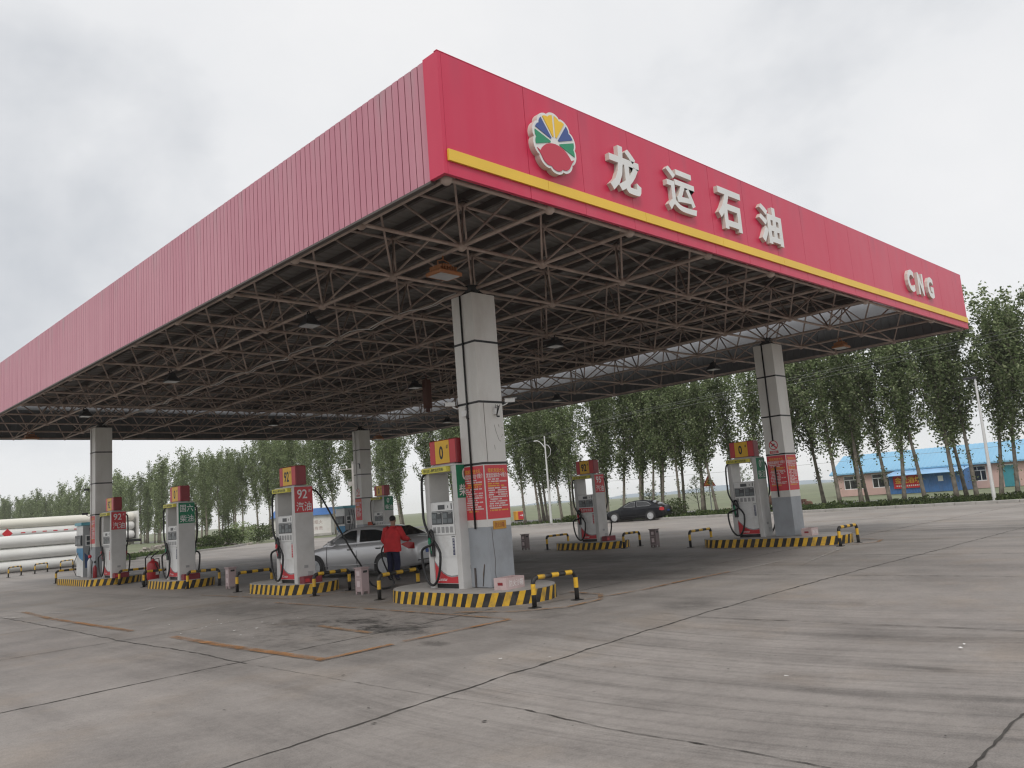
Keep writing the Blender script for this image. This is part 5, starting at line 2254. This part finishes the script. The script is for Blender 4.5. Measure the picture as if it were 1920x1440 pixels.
def make_tree(seed, height, base, spread, leaves, leafsize, sweep=0.0, fork=False):
    """trunk mesh, crown mesh of an ascending-branched poplar; sweep bends the tops sideways (towards -Y)"""
    r_ = random.Random(seed)
    tr_, cr_ = MB(), MB()
    ph = r_.uniform(0, 6)
    lean = Vector((r_.uniform(-.02, .02), r_.uniform(-.01, .06), 0))

    def stem(z, off=0.0):
        u = z / height
        return Vector((.12 * math.sin(ph + u * 4) * u, .12 * math.cos(ph * 2 + u * 3.3) * u, z)) + lean * z + Vector((0, -sweep * height * .16 * u ** 2, 0))
    pts = [stem(height * i / 12) for i in range(13)]
    r0 = height * .0125
    tr_.pipe(pts, [r0 * (1.25 if i == 0 else 1 - .9 * i / 12) for i in range(13)], n=8)
    anchors = []
    nb = 22 if not sweep else 18
    for k in range(nb):
        f_ = base + (0.90 - base) * (k / (nb - 1)) ** .9
        z0 = height * f_
        az = k * 2.4 + r_.uniform(-.4, .4)
        ln_ = height * spread * (.55 + .75 * math.sin(PI * min(1, (1 - f_) * 1.25))) * r_.uniform(.8, 1.15)
        el = R(r_.uniform(52, 68))
        p = stem(z0)
        d = Vector((math.cos(az) * math.cos(el), math.sin(az) * math.cos(el), math.sin(el)))
        P = [p]
        for q in range(1, 6):
            dd = (d + Vector((0, -sweep * .5 * q / 5, .10 * q / 5))).normalized()
            p = p + dd * (ln_ / 5) + Vector((r_.gauss(0, .03), r_.gauss(0, .03), 0))
            P.append(p)
        rb = r0 * .34 * (1.1 - f_)
        tr_.pipe(P, [rb * (1 - .8 * q / 5) for q in range(6)], n=5, caps=False)
        for q in range(1, 6):
            for _ in range(2 if q < 5 else 3):
                anchors.append((P[q - 1].lerp(P[q], r_.random()), .42 * (1.15 - .1 * q) * height / 11))
        anchors.append((P[-1] + Vector((0, 0, .15)), .25 * height / 11))
    for q in range(10):
        anchors.append((stem(height * (.74 + .27 * q / 9)), .22 * height / 11))
    wts = [a[1] ** 1.6 for a in anchors]
    tot = sum(wts)
    for (c, s_), w_ in zip(anchors, wts):
        cnt = int(leaves * w_ / tot)
        # each clump is a flattened, upright tuft with its own density
        cnt = int(cnt * r_.uniform(.55, 1.45))
        for _ in range(cnt):
            g = Vector((r_.gauss(0, .55), r_.gauss(0, .55), r_.gauss(0, .75))) * s_
            g.y -= sweep * max(0, g.z) * .6
            leaf_at(cr_, c + g, leafsize, r_)
    # water shoots on the trunk
    if not sweep:
        for _ in range(r_.randint(1, 3)):
            c = stem(r_.uniform(1.5, 3.0))
            for _ in range(40):
                leaf_at(cr_, c + Vector((r_.gauss(0, .13), r_.gauss(0, .13), r_.gauss(0, .22))), leafsize * .7, r_)
    return tr_.mesh('trunk', BARK), cr_.mesh('crown', LEAF if sweep < .5 else LEAFP)


POP = [make_tree(100 + s, 11.0, .33 + .03 * (s % 3), .255 + .03 * (s % 2), 7200, .185) for s in range(6)]
SWEPT = [make_tree(200 + s, 12.0, .16 + .05 * (s % 2),   .20, 2900, .25, .95 + .2 * (s % 3)) for s in range(5)]
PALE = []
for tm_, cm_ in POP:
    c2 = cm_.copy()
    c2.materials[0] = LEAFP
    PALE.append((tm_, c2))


def tree(name, meshes, x, y, s, rz, label, group, sz=None):
    t_ = thing(name, label, 'tree', (x, y, 0), rz, group)
    t_.scale = (s, s, sz or s)
    t_.rotation_euler = (rnd.uniform(-.035, .035) - .03 * (name == 'poplar_tree') - 0.0, rnd.uniform(-.03, .03), rz)
    for nm, me in zip(('trunk', 'crown'), meshes):
        o_ = bpy.data.objects.new(nm, me)
        COL.objects.link(o_)
        o_.parent = t_
    return t_


rnd = random.Random(77)
FRONT = [(26.4, 0), (26.1, 1), (24.8, 0), (23.6, 0), (22.9, 1), (20.6, 0), (19.0, 1), (17.3, 0), (16.8, 1), (15.7, 2), (15.3, 2), (14.6, 0), (13.4, 0), (11.6, 0), (10.9, 0), (9.7, 0), (9.1, 2), (7.9, 0), (7.0, 0), (5.8, 0), (5.0, 0), (3.3, 0), (1.2, 1),
         (42.7, 0), (42.2, 1), (40.9, 0), (39.5, 0), (38.9, 1), (38.2, 0), (36.6, 0), (35.2, 1), (33.4, 0), (31.8, 0), (31.5, 1), (30.3, 0), (29.6, 1), (29.1, 0), (28.3, 0), (27.7, 1), (-1.5, 0), (-4, 1), (-7, 0)]
RT = 'poplars along the far kerb'
for k, (y, row) in enumerate(sorted(FRONT, reverse=True)):
    x = (43.4, 45.6, 48.8)[row] + rnd.uniform(-.25, .25)
    s = rnd.uniform(.80, .93) * (1.06 if y < 4.5 else 1.0)
    if y > 27:
        lab = 'leafy poplar in the row between the near pillar and the black car'
    elif y > 17.6:
        lab = 'leafy poplar in the row between the black car and the right-hand pillar'
    else:
        lab = 'leafy poplar in the row right of the right-hand pillar, before the blue-roofed house'
    tree('poplar_tree', POP[(k * 5 + row) % 6], x, y, s * rnd.uniform(1.0, 1.16), rnd.choice((0, .5, 2.9, 3.4, 6.0)), lab, RT, s)
# the row carries on behind the canopy to the left, further and further off
y = 45.0
k = 0
while y < 112:
    for row in ((0,) if k % 3 else (0, 1)):
        x = 44.5 + row * 3.2 + rnd.uniform(-.9, .9)
        s = rnd.uniform(.88, 1.14)
        if 48 < y < 56:
            pass
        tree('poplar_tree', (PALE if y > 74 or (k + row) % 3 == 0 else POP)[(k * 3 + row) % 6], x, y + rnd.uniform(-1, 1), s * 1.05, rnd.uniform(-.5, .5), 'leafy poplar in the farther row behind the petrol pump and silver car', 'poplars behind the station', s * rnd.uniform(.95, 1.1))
    y += rnd.uniform(2.6, 4.4)
    k += 1
y = 112.0
while y < 290:
    for row in (0, 1):
        x = 45.5 + (y - 112) * .02 + row * 4.5 + rnd.uniform(-1.2, 1.2)
        s = rnd.uniform(.82, 1.10)
        tree('windswept_tree', SWEPT[(k * 2 + row) % 5], x, y + rnd.uniform(-1, 1), s, rnd.uniform(-.25, .25), 'pale windswept tree in the long far row above the white gas tubes', 'windswept trees in the far row', s * rnd.uniform(.92, 1.12))
    y += rnd.uniform(2.6, 3.6) + (y - 112) * .008
    k += 1


# hedges, bushes, grass tufts
def leaf_mass(mb_, boxes, count, size, seed):
    r_ = random.Random(seed)
    for _ in range(count):
        x0, x1, y0, y1, z1 = r_.choice(boxes)
        x, y_ = r_.uniform(x0, x1), r_.uniform(y0, y1)
        u = (x - x0) / (x1 - x0) * 2 - 1
        top = z1 * (1 - .5 * u * u) * (.75 + .35 * math.sin(y_ * 1.7 + x) * math.sin(y_ * .63 + 2))
        leaf_at(mb_, Vector((x, y_, .08 + top * r_.random() ** .6)), size, r_)


for y0, y1, z1, lab in ((13.2, 25.2, .38, 'low dark green hedge left of the right-hand pillar, behind the kerb'), (-12, 13.0, .42, 'low dark green hedge below the house, behind the kerb at right')):
    b = MB()
    leaf_mass(b, [(40.4, 42.2, y0, y1, z1), (42.0, 44.0, y0, y1, z1 * 1.1)], 9000 if y0 < 0 else 5500, .15, int(y0 * 7) % 91)
    tag(b.build('hedge', LEAFH), lab, 'hedge', 'hedges behind the far kerb')
for x, y, rx, h_, lab, m_ in ((41.6, 33.0, 1.0, .95, 'rounded dark bush left of the two-grade pump, behind the kerb', LEAFH),
                              (41.4, 35.4, .8, .55, 'low bush at the kerb end near the orange box', LEAFH),
                              (41.8, 25.9, 1.0, 1.3, 'bright green bush behind the black car boot', LEAFH),
                              (27.5, 66, 1.6, 1.6, 'green bush by the far kerb, right of the green-labelled pump', LEAFH),
                              (24.5, 63, 1.3, 1.1, 'low green bush on the gravel heap, just right of the green-labelled pump', LEAFH),
                              (30, 68.5, 1.6, 2.1, 'tall shrub with reddish tips, left of the petrol pump', LEAFP),
                              (33, 70.5, 1.6, 1.8, 'leafy shrub directly left of the petrol pump side', LEAFH)):
    t_ = thing('bush', lab, 'bush', (x, y, 0), 0, 'bushes around the forecourt edge')
    b = MB()
    r_ = random.Random(int(x * 10 + y))
    for _ in range(1100):
        v = Vector((r_.gauss(0, 1), r_.gauss(0, 1), r_.gauss(0, 1))).normalized() * r_.random() ** .4
        leaf_at(b, Vector((v.x * rx, v.y * rx, h_ * .5 + v.z * h_ * .55 + .05)), .13 if x > 40 else .2, r_)
    b.build('foliage', m_, t_)
    b = MB()
    for q in range(5):
        b.tube((0, 0, 0), (r_.uniform(-.4, .4) * rx, r_.uniform(-.4, .4) * rx, h_ * .8), .03, .01, n=5)
    b.build('stems', BARK, t_)
# thin young conifer-like saplings among the trunks
for x, y, h_, lab in ((49, 28.6, 3.0, 'wispy young tree standing behind the roof of the black car'), (49.5, 24.7, 3.4, 'wispy young tree right of the black car'), (49, 33.2, 2.2, 'wispy sapling left of the black car')):
    t_ = thing('sapling', lab, 'sapling', (x, y, 0), 0, 'wispy saplings behind the black car')
    r_ = random.Random(int(y * 10))
    b = MB()
    b.tube((0, 0, 0), (0, .2, h_), .05, .01, n=6)
    c = MB()
    for q in range(26):
        z = h_ * (.25 + .7 * q / 26)
        a = q * 2.4
        ln_ = (h_ - z) * .45 + .25
        e_ = Vector((math.cos(a) * ln_, math.sin(a) * ln_, z + ln_ * .55))
        b.tube((0, .2 * z / h_, z), e_, .012, .004, n=4, caps=False)
        for _ in range(16):
            leaf_at(c, Vector((0, .2 * z / h_, z)).lerp(e_, r_.uniform(.3, 1.05)) + Vector((r_.gauss(0, .06), r_.gauss(0, .06), r_.gauss(0, .06))), .12, r_)
    b.build('trunk', BARK, t_)
    c.build('crown', LEAFP, t_)
# rubble heaps
for x, y, rx, ry, h_, n2, cc, lab in ((23.5, 66, 5, 2.2, .9, 220, (0.30, 0.27, 0.24), 'heap of grey rubble beyond the kerb, right of the green-labelled pump'), (50.0, 23.2, 1.2, 4.0, 1.0, 160, (0.30, 0.17, 0.13), 'heap of reddish bricks behind the hedge, right of the black car')):
    b = MB()
    r_ = random.Random(int(x))
    for _ in range(n2):
        u, v = r_.gauss(0, .42), r_.gauss(0, .42)
        z = max(0, h_ * (1 - u * u - v * v)) * r_.uniform(.5, 1)
        s_ = r_.uniform(.08, .24)
        st_ = len(b.v)
        b.box(-s_, s_, -s_ * .6, s_ * .6, -s_ * .5, s_ * .5)
        b.rot(Matrix.Translation((x + u * rx, y + v * ry, z)) @ Matrix.Rotation(r_.uniform(0, 6), 4, 'Z') @ Matrix.Rotation(r_.uniform(-.6, .6), 4, 'X'), st_)
    tag(b.build('rubble', mat('rubble_%d' % int(x), cc, 0.9, var=0.3, vscale=2)), lab, 'rubble', kind='stuff')

# grass fringe on the left patch and behind the kerbs
b = MB()
r_ = random.Random(31)
for _ in range(9000):
    if r_.random() < .5:
        u = r_.random()
        x, y_ = 14.6 + 11 * u + r_.uniform(-4, 0), 52.9 + 8 * u + r_.uniform(.1, 5)
    else:
        x, y_ = r_.uniform(40.0, 50), r_.uniform(-14, 46)
    hgt = r_.uniform(.08, .28)
    a = r_.uniform(0, 3.14)
    dx, dy = math.cos(a) * .07, math.sin(a) * .07
    z_ = .06 if x < 47 else -.03
    b.add([(x - dx, y_ - dy, z_), (x + dx, y_ + dy, z_), (x + r_.uniform(-.1, .1), y_ + r_.uniform(-.1, .1), z_ + hgt)], [(0, 1, 2)])
tag(b.build('grass', LEAFH), 'rough grass growing on the verges behind the kerbs', 'grass', kind='stuff')

# ------------------------------------------------------------------ lamps, poles, wires, signs
POLEW = mat('pole_white', (0.62, 0.62, 0.62), 0.4, var=0.05)
t = thing('street_lamp', 'white street lamp with curved arm right of the near pillar', 'street lamp', (41.6, 37.8, 0), 0, 'white street lamps')
b = MB()
b.tube((0, 0, 0), (0, .0, 7.15), .11, .05, n=12)
b.box(-.18, .18, -.18, .18, 0, .05)
b.build('pole', POLEW, t)
b = MB()
b.pipe([(0, -.02, 6.1), (0, .3, 6.5), (0, .6, 6.75), (0, .9, 6.85)], [.04, .035, .03, .025], n=8)
b.pipe([(0, -.05, 5.3), (0, -.5, 5.6), (0, -.6, 6.0), (0, -.35, 6.35), (0, 0, 6.45)], .025, n=8)
b.build('arm', POLEW, t)
b = MB()
b.bbox(-.08, .08, .8, 1.2, 6.82, 6.90, .02)
b.build('lamp_head', POLEW, t)
t = thing('street_lamp', 'white street lamp with dark head before the blue-roofed house', 'street lamp', (40.6, 5.35, 0), 0, 'white street lamps')
b = MB()
b.tube((0, 0, 0), (0, .0, 6.5), .10, .05, n=12)
b.box(-.2, .2, -.2, .2, 0, .05)
b.build('pole', POLEW, t)
b = MB()
b.bbox(-.10, .10, -.1, .55, 6.5, 6.62, .02)
b.build('lamp_head', DARK, t)
t = thing('power_pole', 'grey concrete power pole with crossarm left of the back pillar', 'power pole', (33, 53, 0), R(-33))
b = MB()
b.tube((0, 0, 0), (0, 0, 8.8), .22, .13, n=10)
b.build('pole', KERB, t)
t.scale = (.75, .75, .75)
b = MB()
b.box(-1.6, 1.6, -.06, .06, 7.9, 8.02)
b.box(-.6, .6, .16, .5, 6.0, 6.5)
b.build('crossarm', KERB, t)
for s in (-1.5, -.7, .7, 1.5):
    b = MB()
    b.lathe([(.05, 8.02), (.08, 8.1), (.05, 8.2), (.07, 8.26), (.02, 8.3)], (s, 0, 0), n=8)
    b.build('insulator', WLET, t)
WIRE = mat('aluminium_wire', (0.30, 0.31, 0.30), 0.5)
for k, (za, zb_, xx) in enumerate(((6.85, 8.55, 41.0), (7.25, 9.0, 41.3), (7.05, 8.75, 40.7))):
    b = MB()
    pts = []
    for q in range(40):
        u = q / 39
        y_ = 75 - 95 * u
        pts.append((xx, y_, 5.4 + (za - 5.4) * min(1, (75 - y_) / 33.3) + (zb_ - za) * max(0, (41.7 - y_) / 36) - .25 * math.sin(PI * ((y_ + 20) % 47.5) / 47.5)))
    b.pipe(pts, .0065, n=4)
    tag(b.build('power_line', WIRE), ('lowest', 'highest', 'middle')[k] + ' of the three thin wires strung in front of the poplars', 'wire', 'wires strung before the poplars')
b = MB()
b.pipe([(77, 60 - k * 2.2, 3.9 - .25 * math.sin(PI * k / 30)) for k in range(31)], .02, n=4)
tag(b.build('power_line', WIRE), 'single wire crossing low above the blue house roof', 'wire')
# warning triangle
t = thing('warning_sign', 'red-edged yellow warning triangle on a thin pole, left of the diesel pump at right', 'road sign', (47.6, 26.6, 0), R(-50))
b = MB()
b.tube((0, 0, 0), (0, 0, 3.2), .04, n=8)
b.build('pole', STEEL, t)
b = MB()
b.prism([(-.50, -.05, 2.05), (.50, -.05, 2.05), (0, -.05, 2.95)], (0, .02, 0), 0)
b.prism([(-.36, -.051, 2.13), (.36, -.051, 2.13), (0, -.051, 2.78)], (0, -.006, 0), 1)
b.box(-.03, .03, -.064, -.058, 2.2, 2.55, 2)
b.box(-.13, .13, -.064, -.0585, 2.32, 2.37, 2)
b.build('triangle', [RED, mat('sign_orange', (0.70, 0.30, 0.04), 0.5), BLACK], t)
# orange roadside box
t = thing('roadside_box', 'orange-yellow box with a red arrow face beyond the kerb, right of the near pillar', 'box', (56.3, 56.5, 0), R(-15))
t.scale = (.72, .72, .85)
b = MB()
b.bbox(-.65, .65, -.4, .4, .15, 1.25, .02)
b.build('body', mat('box_orange', (0.70, 0.33, 0.03), 0.5), t)
b = MB()
b.box(-.28, .655, -.42, -.405, .2, 1.2, 0)
b.box(.0, .45, -.43, -.425, .66, .74, 1)
b.prism([(.38, -.425, .52), (.58, -.425, .70), (.38, -.425, .88)], (0, -.006, 0), 1)
b.build('arrow_face', [RED, WLET], t)
b = MB()
b.box(-.55, .55, -.35, .35, 0, .15)
b.build('base', BLACK, t)

# ------------------------------------------------------------------ white shed at left
t = thing('guard_shed', 'small white shed with blue tin roof and red slogan left of the silver car', 'shed', (42.3, 75.8, 0), R(-45))
RBLUE = mat('roof_blue', (0.07, 0.17, 0.42), 0.4, var=0.05)
b = MB()
b.box(-4.6, 2.0, 0, 2.6, 0, 2.35)
b.build('wall', mat('whitewash', (0.60, 0.585, 0.56), 0.8, var=0.07, vscale=1, dirt=(0.42, 0.38, 0.33), damt=0.5), t)
b = MB()
b.prism([(2.25, -.3, 2.33), (2.25, 2.9, 2.33), (2.25, 1.3, 3.15)], (-7.1, 0, 0))
b.build('roof', RBLUE, t)
b = MB()
text(b, '严禁烟火', (.1, -.005, 1.55), w_=1.9, h_=.42, **FY)
text(b, '人人有责', (.1, -.005, .85), w_=1.9, h_=.42, **FY)
b.build('slogan', mat('faded_slogan', (0.33, 0.22, 0.20), 0.8), t)
b = MB()
b.box(-4.8, 2.3, -1.0, -.02, 0, .25)
b.build('step', KERB, t)

# ------------------------------------------------------------------ pink house with blue roof
house = thing('pink_house', 'long pink house with a bright blue sheet roof behind the poplars at right', 'house', (78, 0, 0), 0)
PINKW = mat('pink_render', (0.62, 0.42, 0.38), 0.85, var=0.06, vscale=0.8, dirt=(0.40, 0.29, 0.25), damt=0.4, dscale=0.7)
SKYB = mat('roof_sky_blue', (0.22, 0.46, 0.66), 0.35, var=0.04, vscale=0.5)
Y0, Y1 = -12.0, 30.4
HE = 2.5
b = MB()
WIN = [(28.5, 2.1), (25.6, 2.0), (16.75, 1.5), (9.0, 1.5), (4.5, 1.5)]
ycut = sorted([(c - w_ / 2, c + w_ / 2) for c, w_ in WIN])
cur = Y0
for a, c in ycut:
    b.box(0, .24, cur, a, 0, HE)
    b.box(0, .24, a, c, 0, .68)
    b.box(0, .24, a, c, 2.1, HE)
    cur = c
b.box(0, .24, cur, Y1, 0, HE)
b.box(.24, 7.0, Y1 - .24, Y1, 0, HE)
b.prism([(.24, Y1 - .24, HE), (7.0, Y1 - .24, HE), (3.6, Y1 - .24, 4.1)], (0, .24, 0))
b.box(.24, 7.0, Y0, Y0 + .24, 0, HE)
b.box(6.8, 7.0, Y0 + .24, Y1 - .24, 0, HE)
b.build('wall', PINKW, house)
b = MB()
yy_ = Y0 - .3
V, F = [], []
while yy_ < Y1 + .35:
    for q, dz in ((0, 0), (.03, .035), (.09, .035), (.12, 0)):
        V += [(-.45, yy_ + q, 2.36 + dz), (3.6, yy_ + q, 4.28 + dz)]
    yy_ += .42
V += [(-.45, Y1 + .4, 2.36), (3.6, Y1 + .4, 4.28)]
for i in range(len(V) // 2 - 1):
    F.append((2 * i, 2 * i + 1, 2 * i + 3, 2 * i + 2))
b.add(V, F)
b.quad((3.6, Y0 - .3, 4.28), (7.4, Y0 - .3, 2.40), (7.4, Y1 + .4, 2.40), (3.6, Y1 + .4, 4.28))
b.box(-.46, -.43, Y0 - .3, Y1 + .4, 2.24, 2.37)
rf = b.build('roof', SKYB, house)
b = MB()
b.box(-.43, .3, Y0 - .2, Y1 + .3, 2.21, 2.25)
b.build('eave', mat('eave_blue', (0.08, 0.16, 0.30), 0.5), rf)
for c, w_ in WIN:
    b = MB()
    b.box(.10, .13, c - w_ / 2, c + w_ / 2, .68, 2.1)
    wn = b.build('window', GLASSK, house)
    f_ = MB()
    a, d = c - w_ / 2, c + w_ / 2
    for q in ((a, a + .07, .68, 2.1), (d - .07, d, .68, 2.1)):
        f_.box(.05, .099, q[0], q[1], q[2], q[3])
    for q in ((a + .07, d - .07, .68, .75), (a + .07, d - .07, 2.03, 2.1), (a + .07, d - .07, 1.62, 1.69)):
        f_.box(.05, .099, q[0], q[1], q[2], q[3])
    for v in (c - w_ * .18, c + w_ * .2):
        f_.box(.055, .0985, v - .03, v + .03, .75, 1.62)
    f_.box(.055, .0985, c - .03, c + .03, 1.69, 2.03)
    f_.build('frame', WLET, wn)
b = MB()
b.box(-.06, 0, 13.4, 14.6, 0, 1.95)
b.build('door', mat('teal_door', (0.05, 0.27, 0.33), 0.5, var=0.08), house)
b = MB()
b.box(-.07, -.001, 13.3, 14.7, 1.95, 2.05)
b.build('door_lintel', WLET, house)
leanto = thing('blue_lean_to', 'blue sheet lean-to with pale awning standing against the pink house', 'shed', (75.2, 0, 0), 0)
BSH = mat('lean_blue', (0.06, 0.17, 0.40), 0.5, var=0.12, vscale=1.5, dirt=(0.10, 0.13, 0.22), damt=0.6, dscale=0.8)
b = MB()
yy_ = 17.0
V, F = [], []
while yy_ < 23.8:
    for q, dx in ((0, 0), (.03, -.025), (.10, -.025), (.13, 0)):
        V += [(dx, yy_ + q, 0), (dx, yy_ + q, 1.85)]
    yy_ += .24
for i in range(len(V) // 2 - 1):
    F.append((2 * i, 2 * i + 1, 2 * i + 3, 2 * i + 2))
b.add(V, F)
b.prism([(.0, 17.0, 0), (2.78, 17.0, 0), (2.78, 17.0, 2.2), (.0, 17.0, 1.88)], (0, .03, 0))
b.prism([(.0, 23.8, 0), (2.78, 23.8, 0), (2.78, 23.8, 2.2), (.0, 23.8, 1.88)], (0, -.03, 0))
b.build('sheet_wall', BSH, leanto)
b = MB()
b.prism([(-.75, 17.0, 1.72), (2.75, 17.0, 2.22), (2.75, 24.1, 2.22), (-.75, 24.1, 1.72)], (0, 0, .03))
b.build('awning', mat('awning_blue', (0.22, 0.42, 0.66), 0.4, var=0.25, vscale=0.6), leanto)
b = MB()
b.box(-.034, -.03, 18.9, 19.35, .95, 1.45)
b.build('paper_notice', WLET, leanto)
t = thing('banner', 'red banner with four yellow characters on the blue lean-to', 'banner', (75.12, 22.05, 1.12), 0)
b = MB()
b.box(-.03, -.02, -1.35, 1.35, -.62, .62)
b.build('cloth', mat('banner_red', (0.55, 0.02, 0.025), 0.6), t)
b = MB()
text(b, '金圭酒坊', (-.034, 0, .16), w_=2.4, h_=.62, off=.01, m=0, **FX)
for k in range(12):
    b.box(-.034, -.0305, 1.1 - k * .19 - .12, 1.1 - k * .19, -.45, -.32, 1)
b.build('lettering', [mat('banner_yellow', (0.80, 0.55, 0.05), 0.5), PTXT], t)

# ------------------------------------------------------------------ haze over the fields
hm = bpy.data.materials.new('haze_air')
hm.use_nodes = True
ht = hm.node_tree
ht.nodes.clear()
ho = ht.nodes.new('ShaderNodeOutputMaterial')
hv = ht.nodes.new('ShaderNodeVolumePrincipled')
hv.inputs['Color'].default_value = (0.985, 0.985, 0.99, 1)
hv.inputs['Density'].default_value = 0.00035
hv.inputs['Anisotropy'].default_value = 0.2
ht.links.new(hv.outputs[0], ho.inputs['Volume'])
b = MB()
b.box(-1700, 1700, -1700, 1700, -1.2, 20)
tag(b.build('haze', hm), 'thin pale haze over the flat fields', kind='stuff')
SC.cycles.volume_bounces = 1
